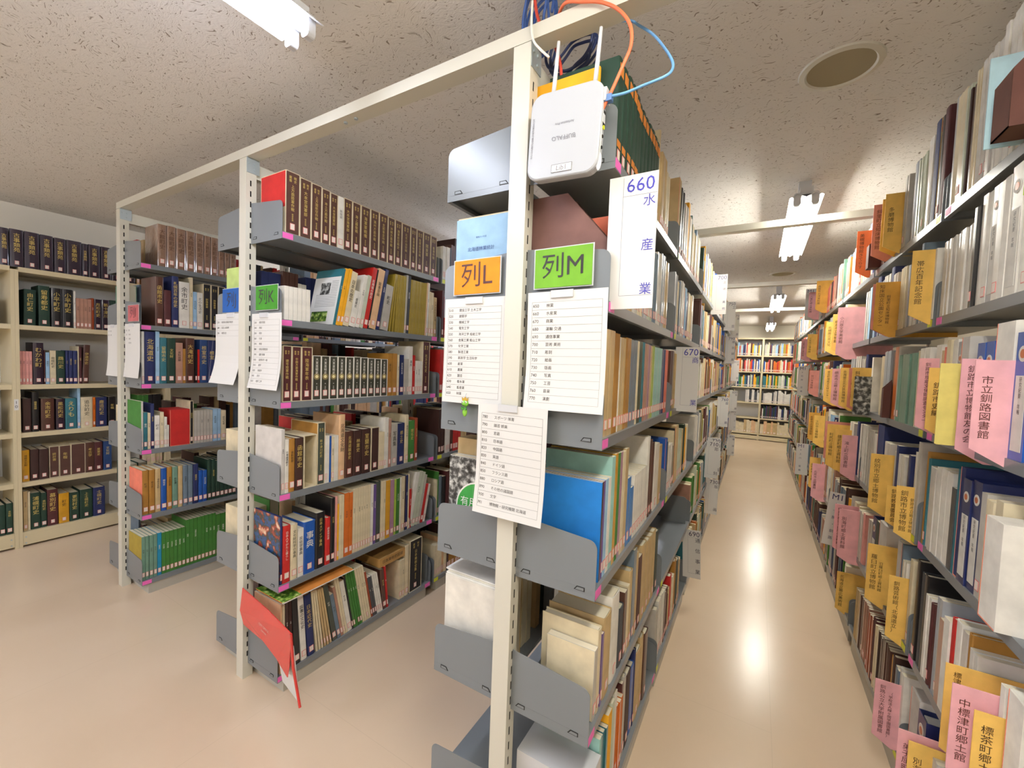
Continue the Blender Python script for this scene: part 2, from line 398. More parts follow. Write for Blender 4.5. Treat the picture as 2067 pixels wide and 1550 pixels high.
def book(row, shelf, ty, col, side, X, Y, z, th, h, tilt=0.0, text='', face='', depth=None, detail=2, label=None, name=None, cat=None):
    """one volume; Y is the edge nearest the aisle's front end"""
    n = COUNT[(row, shelf)] = COUNT.get((row, shelf), 0)+1
    th = max(th-.0012, .004)
    d = depth or min(.205, h*.72)
    cw = PAL[col][0]
    t = radians(tilt)
    loc = (X, Y+th/2*cos(t)+(.0006) + (0 if tilt >= 0 else 0), z+th/2*abs(sin(t)))
    rot = (-t if side > 0 else t, 0, 0 if side > 0 else pi)
    def root(nm, mb, mat, color, words, category):
        o = mb.build(nm, mat, None, color)
        o.location = loc; o.rotation_mode = 'XYZ'; o.rotation_euler = rot
        if side < 0: o.matrix_world = Matrix.Translation(loc) @ Matrix.Rotation(-t, 4, 'X') @ Matrix.Rotation(pi, 4, 'Z')
        tag(o, label or f"{words}, {place_words(row, shelf, n)}", cat or category, f"books on {poss(ROWNAME[row])} {SHELF_WORD[shelf]} shelf")
        return o
    spine_x = .0009; ink = None; spine_w = th
    mb = MB()
    if ty in 'scv':
        tb = .0022
        box_col = C('crm') if ty == 's' else (C('wht') if ty == 'c' else C(col))
        if face in PAL and ty == 's': box_col = C('crm')
        if ty == 'v':
            shell_u(mb, d, th, h, .003); o = root('hardback_book', mb, M['vinyl'], C(col), f"{cw} hardback in clear vinyl", 'book')
            MB().box(-d+.003, -.005, -th/2+.003, th/2-.003, .003, h-.003).build('pages', M['pages'], o)
            ink = INK_BROWN
        else:
            case_shell(mb, d, th, h, tb)
            o = root('cased_volume', mb, M['card'], box_col, f"{cw} volume in {'white' if ty == 'c' else 'cream'} slip case", 'book')
            MB().box(-d+tb+.002, -.002, -th/2+tb+.0006, th/2-tb-.0006, tb+.0004, h-tb-.001).build('volume', M['cloth'], o, C(col))
            spine_x = -.0014; spine_w = th-2*tb
            ink = INK_WHITE if ty == 'c' else INK_GOLD
            if face == 'red' or face in PAL:
                fc = C(face)
                zz = h*.42 if row == 'K' and shelf == 0 else 0.02
                MB().box(-d+.004, -.004, -th/2-.0006, -th/2+.0002, zz, h-.003).build('case_front', M['card'], o, fc)['label'] = f"{PAL[face][0]} printed case side"
    elif ty == 'e':
        case_shell(mb, d, th, h, .0035)
        o = root('slip_case', mb, M['card'], C(col), f"empty open {cw} slip case", 'slip case')
        return o
    elif ty == 'b':
        mb.box(-d, 0, -th/2, th/2, 0, h)
        o = root('document_box', mb, M['card'], C(col), f"large {cw} document box", 'box')
        MB().box(-d*.98, -d*.02, -th/2+.001, th/2-.001, h-.03, h+.0008).build('lid', M['card'], o, C(col))
        wear = MB(); rr = random.Random(n)
        wear.box(-.0006, .0006, -th/2-.0004, -th/2+.0018, .0, h)
        wear.box(-.0006, .0006, -th/2+.002, th/2-.003, .0, .003)
        wear.build('worn_edges', M['card'], o, lin('E58A70'))
        return o
    elif ty == 'f':
        mb = MB(); shell_u(mb, d, th, h, .002, False)
        o = root('ring_binder', mb, M['gloss'], C(col), f"{cw} ring binder", 'binder')
        MB().box(-d+.008, -.012, -th/2+.004, th/2-.004, .006, h-.014).build('pages', M['paper'], o)
        MB().box(-.0005, .0006, -th*.36, th*.36, .02, h*.66).build('spine_label', M['card'], o, C('whg'))
        MB().tube([(-.0005, 0, h*.83), (.001, 0, h*.83)], th*.3, 18).build('ring_hole', M['card'], o, C('whg'))
        MB().tube([(0, 0, h*.83), (.0016, 0, h*.83)], th*.17, 16).build('ring_hole_rim', M['gloss'], o, lin('C2672F'))
        if detail > 1:
            lt = MB(); write(lt, '研究紀要 年報', (.0009, 0, h*.5), .012, (0, 1, 0), (0, 0, 1), True, fit=(th*.5, h*.34)); lt.build('lettering', M['ink'], o, INK_BLACK)
        return o
    elif ty == 'h':
        shell_u(mb, d, th, h, .0026)
        o = root('hardback_book', mb, M['cloth'] if col not in ('mus', 'brn', 'plm', 'blk', 'blu') else M['gloss'], C(col), f"{cw} hardback book", 'book')
        MB().box(-d+.003, -.006, -th/2+.0028, th/2-.0028, .0025, h-.0035).build('pages', M['pages'], o)
        ink = INK_BLACK if col in LIGHT else INK_GOLD
        if col in ('red', 'blu'): ink = INK_WHITE
    else:
        nm, w2, ct = ('magazine', 'magazine', 'magazine') if h > .285 else (('pamphlet', 'pamphlet', 'booklet') if th < .0125 else ('booklet', 'paperback booklet', 'booklet'))
        if KIND_N.get(nm, 0) >= 290: nm = min(('magazine', 'pamphlet', 'booklet', 'paperback'), key=lambda k: KIND_N.get(k, 0))
        KIND_N[nm] = KIND_N.get(nm, 0)+1
        shell_u(mb, d, th, h, .0008, False)
        o = root(nm, mb, M['gloss'] if rnd.random() < .45 else M['card'], C(col), f"{'thin ' if th < .012 else ''}{cw} {w2}", ct)
        MB().box(-d+.0006, -.0009, -th/2+.0008, th/2-.0008, .0006, h-.0006).build('pages', M['pages'], o)
        ink = INK_BLACK if col in LIGHT else INK_WHITE
        if detail < 2 and rnd.random() < .6: ink = None
    near = -th/2-.0006 if side > 0 else th/2+.0006
    if face == 'photo':
        MB().box(-d+.001, -.003, -th/2-.0006, -th/2, .001, h-.001).build('photo_cover', M['photo_a'], o)['label'] = 'cover with colour photographs of people'
    elif face == 'sheet':
        s = MB().box(-d+.001, -.004, -th/2-.001, -th/2, .001, h*.86).build('printed_sheet', M['paper'], o)
        MB().box(-d*.72, -d*.36, -th/2-.0016, -th/2-.0008, h*.55, h*.76).build('photograph', M['photo_b'], s)
        MB().box(-d*.9, -d*.3, -th/2-.0016, -th/2-.0008, h*.06, h*.24).build('photograph', M['photo_leaf'], s)
        ln = MB()
        for k in range(16):
            zz = h*(.78-.03*k)
            if zz < h*.26: break
            ln.box(-d*(.32 if zz > h*.54 else .85), -d*.08, -th/2-.0014, -th/2-.0009, zz, zz+.0014)
        ln.build('lettering', M['ink'], s, INK_GREY)
    elif face == 'lim' and row == 'R':
        MB().box(-d*.97, .0006, -th/2-.0006, th/2+.0006, h*.7, h-.0006).build('lime_band', M['card'], o, lin('A8CC1E'))
    elif face and face in PAL and ty in 'ph':
        ys = (-th/2-.0006, -th/2) if side > 0 else (th/2, th/2+.0006)
        MB().box(-d+.001, -.002, ys[0], ys[1], .001, h-.001).build('front_cover', M['card'], o, C(face))['label'] = f"{PAL[face][0]} front cover"
    if row == 'R' and face == 'tan':
        MB().box(-d*.97, -.004, near-.0009 if side > 0 else near, near+.0009, h*.86, h*.97).build('title_band', M['card'], o, lin('A81E24'))
    # spine label of the library
    if detail > 0 and ty not in 'eb' and (row != 'R' or rnd.random() < .16) and not (col == 'olv') and not (ty == 'p' and th < .013 and rnd.random() < .4):
        lw = min(.021, max(spine_w*.74, .005)); lz = .018 if ty != 'v' else .02; lh = .027
        lb = MB()
        lb.box(spine_x-.0012, spine_x, -lw/2, lw/2, lz, lz+lh, 1)
        b = min(.0022, lw*.14)
        lb.box(spine_x-.001, spine_x+.0003, -lw/2+b, lw/2-b, lz+b, lz+lh-b, 0)
        lb.build('call_label', [M['labelw'], M['labelr']], o)
    if row == 'M' and shelf == 0 and col == 'dgn':
        MB().box(-.0005, .0008, -spine_w*.36, spine_w*.36, h*.84, h*.945).build('title_patch', M['card'], o, lin('D98432'))
        MB().box(-.0005, .0007, -spine_w*.36, spine_w*.36, .05, .068).build('title_patch', M['card'], o, lin('D98432'))
    if ty == 'c':
        MB().tube([(spine_x-.001, 0, h*.53), (spine_x+.0002, 0, h*.53)], spine_w*.4, 20).build('emblem', M['ink'], o, lin('8A7A50'))
        MB().tube([(spine_x-.001, 0, h*.53), (spine_x+.0006, 0, h*.53)], spine_w*.2, 16).build('emblem_moon', M['ink'], o, lin('EFE3A8'))
    if detail > 1 and ink is not None:
        s = text
        if not s and th > .011 and rnd.random() < .75: s = POOL[(n*7+shelf*3+ord(row)) % len(POOL)]
        if s:
            lt = MB()
            big = .8 if text else .45
            if ty == 'c':
                write(lt, s, (spine_x+.0003, 0, h*.76), 1, (0, 1, 0), (0, 0, 1), True, fit=(spine_w*.5, h*.36))
                write(lt, '巻 中部太平洋'[:5], (spine_x+.0003, 0, h*.3), 1, (0, 1, 0), (0, 0, 1), True, fit=(spine_w*.25, h*.16))
            elif ty == 's' and text:
                write(lt, '戦史', (spine_x+.0003, spine_w*.18, h*.88), 1, (0, 1, 0), (0, 0, 1), True, fit=(spine_w*.22, h*.1))
                write(lt, '叢書', (spine_x+.0003, -spine_w*.18, h*.88), 1, (0, 1, 0), (0, 0, 1), True, fit=(spine_w*.22, h*.1))
                write(lt, s, (spine_x+.0003, 0, h*.58), 1, (0, 1, 0), (0, 0, 1), True, fit=(spine_w*.38, h*.42))
                write(lt, '朝雲新聞', (spine_x+.0003, 0, h*.27), 1, (0, 1, 0), (0, 0, 1), True, fit=(spine_w*.18, h*.12))
            else:
                write(lt, s, (spine_x+.0003, 0, h*(.64 if text else .66)), 1, (0, 1, 0), (0, 0, 1), True, fit=(spine_w*(.62 if text else .42), h*(.5 if text else .4)))
            if lt.v: lt.build('lettering', M['ink'], o, ink)
    return o

STUFF = MB()
def loose_book(side, X, Y, z, th, h, col, d=.19):
    """a volume of the far, uncounted mass"""
    c = C(col); pg = C('crm'); g = .0006
    x0, x1 = (X-d, X) if side > 0 else (X, X+d)
    STUFF.box(x0, x1, Y+g, Y+th-g, z, z+h, 0, c)
    STUFF.box(x0+.002, x1-.002, Y+g+.0015, Y+th-g-.0015, z+h-.002, z+h+.0008, 0, pg)
    xs = (X-.001, X+.0008) if side > 0 else (X-.0008, X+.001)
    if th > .008: STUFF.box(xs[0], xs[1], Y+th*.16, Y+th*.84, z+.018, z+.05, 0, lin('E8C9BE'))

FAR_PALS = {
 'M': 'tan tan tan crm crm whg och gry bgy pgr brn wht wht dgn mar org tea olv pkb slv grn blu ylw'.split(),
 'R': 'whg gry wht crm slv wht nvy tan ggn pkb brn sal bgy ylw dbr lbl grn org mar'.split(),
 'K': 'crm brn dbr wht tan mar gry och nvy grn red pch blk bgy'.split(),
}
def fill_far(pal, side, X, y0, y1, z, hmax, r, lo=.2):
    y = y0
    run_c = None; run = 0
    while y < y1-.012:
        if run <= 0:
            run = r.choice((1, 1, 1, 2, 3, 5)); run_c = r.choice(FAR_PALS[pal]); rt = r.uniform(.009, .034); rh = min(hmax, r.uniform(lo, .3)); rd = r.uniform(.15, .21)
        th = min(rt*r.uniform(.9, 1.1), y1-y)
        loose_book(side, X+r.uniform(-.006, .004)*side, y, z, th, rh*r.uniform(.985, 1.01), run_c, rd)
        y += th; run -= 1
        if r.random() < .02: y += r.uniform(.01, .05)
# ------------------------------------------------------------------ room
RX0, RX1, RY0, RY1 = -4.97, 3.1, -5.4, 11.12
structure(MB().box(RX0-.1, RX1+.1, RY0-.1, RY1+.1, -.1, 0).build('floor', M['floor']))
structure(MB().box(RX0-.1, RX1+.1, RY0-.1, RY1+.1, ZC, ZC+.1).build('ceiling', M['ceiling']))
structure(MB().box(RX0-.1, RX0, RY0-.1, RY1+.1, 0, ZC).build('wall_left', M['wall']))
structure(MB().box(RX1, RX1+.1, RY0-.1, RY1+.1, 0, ZC).build('wall_right', M['wall']))
structure(MB().box(RX0, RX1, RY1, RY1+.1, 0, ZC).build('wall_far', M['wall']))
structure(MB().box(RX0, RX1, RY0-.1, RY0, 0, ZC).build('wall_near', M['wall']))

# ------------------------------------------------------------------ steel racks
PW, PD, PH = .0265, .044, 2.333           # half width, depth, height of a post
def post_mesh():
    mb = MB()
    # front, back and far side of the post with a chamfered box; the slotted sides built around their openings
    x, y0, y1 = PW, 0.0, PD
    mb.add([(-x, y0, 0), (x, y0, 0), (x, y0, PH), (-x, y0, PH)], [(0, 1, 2, 3)])
    mb.add([(-x, y1, 0), (x, y1, 0), (x, y1, PH), (-x, y1, PH)], [(3, 2, 1, 0)])
    mb.add([(-x, y0, PH), (x, y0, PH), (x, y1, PH), (-x, y1, PH)], [(0, 1, 2, 3)])
    sy0, sy1, sd = y0+.017, y0+.0225, .009
    z = .10; slots = []
    while z < PH-.11: slots.append((z, z+.024)); z += .045
    for s in (-1, 1):
        X = s*x; Xi = s*(x-sd)
        def q(a, b, c, d, mi=0):
            mb.add([a, b, c, d], [(0, 1, 2, 3) if s > 0 else (3, 2, 1, 0)], mi)
        q((X, y0, 0), (X, sy0, 0), (X, sy0, PH), (X, y0, PH)); q((X, sy1, 0), (X, y1, 0), (X, y1, PH), (X, sy1, PH))
        zz = 0
        for a, b in slots+[(PH, PH)]:
            q((X, sy0, zz), (X, sy1, zz), (X, sy1, a), (X, sy0, a)); zz = b
            if a < PH:
                q((Xi, sy0, a), (Xi, sy1, a), (Xi, sy1, b), (Xi, sy0, b), 1)
                q((X, sy0, a), (X, sy1, a), (Xi, sy1, a), (Xi, sy0, a), 1); q((Xi, sy0, b), (Xi, sy1, b), (X, sy1, b), (X, sy0, b), 1)
                q((X, sy0, a), (Xi, sy0, a), (Xi, sy0, b), (X, sy0, b), 1); q((Xi, sy1, a), (X, sy1, a), (X, sy1, b), (Xi, sy1, b), 1)
    me = mb.mesh('post', [M['cream_metal'], M['dark']])
    # weld so that the post is one piece
    import bmesh
    bm = bmesh.new(); bm.from_mesh(me); bmesh.ops.remove_doubles(bm, verts=bm.verts, dist=1e-5); bm.to_mesh(me); bm.free()
    return me
POST = post_mesh()
SD = .236                                  # shelf depth, from the post's side to the lip
def shelf_mesh(L):
    w = SD
    prof = [(0, .017), (0, .0285), (w, .0285), (w, 0), (w-.014, 0), (w-.014, .0025), (w-.0025, .0025), (w-.0025, .017)]
    return MB().prism(prof, 0, L, 'y').mesh('shelf', M['grey_metal'])
def panel_mesh():
    # side panel of a shelf: rounded upper front corner, rising a little to the post
    w = SD; h = .157; r = .024
    p = [(0, 0), (w, 0)] + [(w-r+r*cos(a), h-r+r*sin(a)) for a in [i*pi/12 for i in range(7)]] + [(0, h+.02)]
    mb = MB().prism(p, -.0008, .0008, 'y')
    for x0 in (.018, w-.058):
        mb.prism([(x0, .018), (x0+.03, .018), (x0+.03, .0285), (x0+.008, .0285)], -.0022, .0006, 'y', 1)
        mb.prism([(x0+.004, .0195), (x0+.0275, .0195), (x0+.0275, .0265), (x0+.010, .0265)], -.0026, .0006, 'y', 0)
    return mb.mesh('side_panel', [M['grey_metal'], M['dark']])
PANEL = panel_mesh()
TAPE_P = MB().box(-.0004, .0006, 0, .045, .003, .026).mesh('tape_marker', M['pink_tape'])
TAPE_Y = MB().box(-.0004, .0006, 0, .04, .003, .026).mesh('tape_marker', M['yellow_tape'])
LEV_A = [1.966, 1.606, 1.258, .863, .466, .065]
LEV_B = [1.968, 1.618, 1.272, .882, .490, .090]
LEV_C = [2.016, 1.661, 1.277, .902, .502, .101]
Y0 = .993
FACE = {}
def rack(label, cx, pitch, nb, sides, levels, half):
    r = tag(empty('bookshelf_rack', (cx, Y0, 0)), label, 'bookshelf', 'steel library racks')
    for b in range(nb+1):
        o = link('post', POST, r); o.location = (0, b*pitch, 0)
        if b < 5 or b % 2 == 0:
            br = MB().box(PW+.0002, PW+.0022, .002, PD+.012, PH-.062, PH-.002)
            br.box(PW-.03, PW+.0022, .002, PD+.012, PH-.0006, PH+.0016)
            for yy, zz in ((.012, -.02), (.034, -.02), (.034, -.045)):
                br.tube([(PW+.002, yy, PH+zz), (PW+.006, yy, PH+zz)], .0045, 6)
            k = br.build('corner_bracket', M['zinc'], o); k['label'] = 'zinc bolted corner bracket'
    L = pitch-.030
    sh = shelf_mesh(L)
    for b in range(nb):
        t = MB().box(-.015, .015, b*pitch+PD, (b+1)*pitch, PH-.075, PH-.012).build('top_rail', M['cream_metal'], r)
        MB().box(-half+.012, half-.012, b*pitch+.058, (b+1)*pitch-.035, 0.0, .065 if levels[5] < .08 else levels[5]).build('base_plinth', M['base_metal'], r)
        for s in sides:
            if b >= sides[s]: continue
            for i, z in enumerate(levels):
                o = link('shelf', sh, r)
                off = b*pitch+.0225
                if s > 0:
                    o.location = (PW-.002, off, z)
                else:
                    o.location = (-PW+.002, off+L, z); o.rotation_euler = (0, 0, pi)
                if b < 6:
                    for e in (0, 1):
                        p = link('side_panel', PANEL, o); p.location = (0, .0012 if e == 0 else L-.0012, 0)
                        if s < 0: p.scale = (1, -1, 1)      # hooks on the face towards the front
                # tape at the ends
                def tape(me, yy):
                    q = link('tape_marker', me, o); q.location = (SD, yy if s > 0 else L-yy-.045, 0)
                    if me is TAPE_P: q['label'] = 'pink tape marker'
                    else: q['label'] = 'yellow tape marker'
                if b == 0: tape(TAPE_P, .002); tape(TAPE_P, L-.05)
                elif b == 1: tape(TAPE_Y, .004)
    return r
CX_H, CX_J, CX_L, CX_R = -3.385, -1.976, -.587, .767
PITCH_J, PITCH_L, PITCH_R = 1.01, .94, .95
rack('cream-posted grey steel rack carrying rows J and K', CX_J, PITCH_J, 3, {1: 3, -1: 2}, LEV_A, .26)
rack('cream-posted grey steel rack carrying rows L and M, with the router', CX_L, PITCH_L, 8, {1: 8, -1: 2}, LEV_B, .26)
rack('cream-posted grey steel rack between the wall case and row J', CX_H, PITCH_J, 3, {1: 3, -1: 2}, LEV_A, .26)
rack('long grey steel rack full of museum files along the open aisle', CX_R, PITCH_R, 8, {-1: 8}, LEV_C, .26)
# tie bars over the rack tops
def tie(y, x0, x1, label):
    mb = MB()
    mb.prism([(y, PH+.0018), (y+.054, PH+.0018), (y+.054, PH+.04), (y+.052, PH+.04), (y+.052, PH+.004), (y+.002, PH+.004), (y+.002, PH+.04), (y, PH+.04)], x0, x1, 'x')
    t = mb.build('tie_bar', M['cream_metal']); tag(t, label, 'tie bar', 'cream tie bars over the racks')
    return t
t0 = tie(Y0, CX_H-PW, CX_R+PW, 'cream steel tie bar joining the front posts of all the racks')
for x in (-1.335, -1.28):
    MB().tube([(x, Y0+.027, PH-.0035), (x, Y0+.027, PH+.003)], .007, 6).build('bolt', M['zinc'], t0)
for b, wd in ((2, 'second'), (4, 'third'), (6, 'fourth')):
    y = Y0+b*.945
    tie(y, CX_L-PW, CX_R+PW, f'cream tie bar across the aisle, {wd} of the four counting from the camera')

# ------------------------------------------------------------------ wall cases
def wall_case(label, group, loc, rot, width, levels, th, depth, top):
    """levels: upper faces of the shelves; local x to the right, y to the back, origin at the front left foot"""
    r = tag(empty('wall_bookcase', loc, (0, 0, rot)), label, 'bookcase', group)
    for x in (.0098, width-.0098):
        MB().box(x-.0095, x+.0095, 0, depth, 0, top).build('upright', M['beige_metal'], r)
    for z in levels:
        MB().box(.02, width-.02, .004, depth-.004, z-th, z).build('shelf', M['beige_metal'], r)
    MB().box(.02, width-.02, .002, .02, .015, .094).build('kick_plate', M['beige_metal'], r)
    MB().box(.02, width-.02, depth-.006, depth-.002, .1, top-.04).build('back_panel', M['paper'], r)
    for x in (.035, width-.035):
        for z in (.03, .075):
            MB().tube([(x, .003, z), (x, -.002, z)], .005, 6).build('screw', M['zinc'], r)
    return r
WLEV = [2.05, 1.639, 1.204, .85, .483, .112]
for y, wd in ((.787-.9, 'beige steel wall case beside the camera, mostly empty'), (.787, 'beige steel wall case of dark town-history volumes'), (1.687, 'beige steel wall case hidden behind the wall-side rack')):
    r = wall_case(wd, 'beige wall cases on the left wall', (-4.6, y, 0), pi/2, .9, WLEV[1:]+[2.05], .034, .34, 2.03)
    if y > .7 and y < 1:
        for i, z in enumerate(WLEV):
            c = MB().box(.55, .63, -.0002, .0045, z-.03, z-.006).build('shelf_label', M['paper'], r)
            lt = MB(); write(lt, ['211-21', '212-22', '213', '214-23', '215', '216'][i], (.59, -.0006, z-.018), .016, (1, 0, 0), (0, 0, 1)); lt.build('lettering', M['ink'], c, INK_BLACK)
        c = MB().box(-.012, .01, -.0006, .0002, 1.02, 1.10).build('case_number', M['paper'], r)
        lt = MB(); write(lt, '10', (-.001, -.001, 1.06), .03, (1, 0, 0), (0, 0, 1), True); lt.build('lettering', M['ink'], c, INK_GREY)
FLEV = [1.885, 1.527, 1.182, .84, .495, .15]
for x, wd in ((.079-.87, 'beige bookcase ending the aisle, behind the row M signs'), (.079, 'beige bookcase ending the aisle, beside the museum-file rack'), (.079+.87, 'beige bookcase at the aisle end hidden by the museum-file rack')):
    wall_case(wd, 'beige bookcases at the end of the aisle', (x, 10.78, 0), 0, .87, FLEV+[2.274], .03, .33, 2.274)
structure(MB().box(RX0, RX1, RY1-.02, RY1, 2.3, 2.42).build('trim_1', M['wall']))

# ------------------------------------------------------------------ lamps
def fixture(x, y0, y1, warm, label):
    r = tag(empty('fluorescent_lamp', (x, y0, 2.425)), label, 'ceiling light', 'twin-tube ceiling lights')
    L = y1-y0
    top = [(-.076, .002), (-.040, .022), (0, .0), (.040, .022), (.076, .002)]
    MB().prism(top+[(p[0], p[1]+.002) for p in reversed(top)], 0, L, 'y').build('reflector', M['white_plastic'], r)
    MB().prism([(-.03, .02), (.03, .02), (.03, .06), (-.03, .06)], .015, L-.015, 'y').build('housing', M['white_plastic'], r)
    for s in (-1, 1):
        t = MB().tube([(s*.040, .05, -.016), (s*.040, L-.05, -.016)], .0145, 12).build('fluorescent_tube', M['tube_warm' if warm else 'tube_cool'], r, smooth=True)
        t['label'] = 'lit white fluorescent tube'
        for e in (.012, L-.034):
            MB().prism(rounded(s*.040-.017, s*.040+.017, -.036, .03, .012), e, e+.022, 'y').build('lamp_holder', M['white_plastic'], r)
    for yy in (.16, L-.22):
        MB().box(-.03, .03, yy, yy+.06, .06, ZC-2.425).build('stem', M['white_plastic'], r)
AX = .173
for i, (y, wd) in enumerate(((-3.85, 'unseen twin-tube ceiling light added for fill behind the camera in the open aisle'), (-.55, 'twin-tube ceiling light over the camera in the open aisle'), (2.72, 'large bright twin-tube ceiling light over the open aisle, crossed by a tie bar'),  # the unit behind the camera is added, unseen, to fill camera-facing surfaces
        (6.0, 'twin-tube ceiling light over the open aisle, beyond the two round grilles'), (9.2, 'small far twin-tube ceiling light before the end bookcases'))):
    fixture(AX, y, y+1.33, True, wd)
for x, ww in ((-1.2, 'between rows K and L'), (-2.62, 'between row J and the wall-side rack'), (-4.0, 'beside the wall case')):
    for y, wd in ((-3.85, 'added unseen rearmost'), (-.55, 'front'), (2.72, 'second'), (6.0, 'third')):  # rearmost lamp of each row is an unseen addition for even fill
        if y == -.55 and x < -2: y = -1.9                     # these stand behind the camera's left edge
        fixture(x, y, y+1.33, False, f'cool white twin-tube ceiling light, {wd} one {ww}')
def grille(x, y, label):
    r = tag(empty('ceiling_speaker', (x, y, ZC)), label, 'ceiling speaker', 'round ceiling grilles')
    mb = MB(); n = 40
    def ring(r0, z0, r1, z1):
        o = len(mb.v)
        for rr, zz in ((r0, z0), (r1, z1)):
            mb.v += [(rr*cos(2*pi*k/n), rr*sin(2*pi*k/n), zz) for k in range(n)]
        for k in range(n):
            mb.f.append((o+k, o+n+k, o+n+(k+1) % n, o+(k+1) % n)); mb.mi.append(0); mb.c.append(None)
    ring(.124, 0, .121, -.006); ring(.121, -.006, .104, -.009); ring(.104, -.009, .098, -.003)
    mb.build('rim', M['cream_metal'], r, smooth=False)
    MB().tube([(0, 0, -.0035), (0, 0, -.0015)], .1, 40).build('grille', M['grille'], r)
M['grille'] = simple('speaker_mesh', 'A79C7E', .8, bump=.6, scale=1200)
grille(.193, 1.885, 'large round ceiling grille, the one nearer the camera')
grille(.175, 5.41, 'small round ceiling grille beyond the first aisle light')
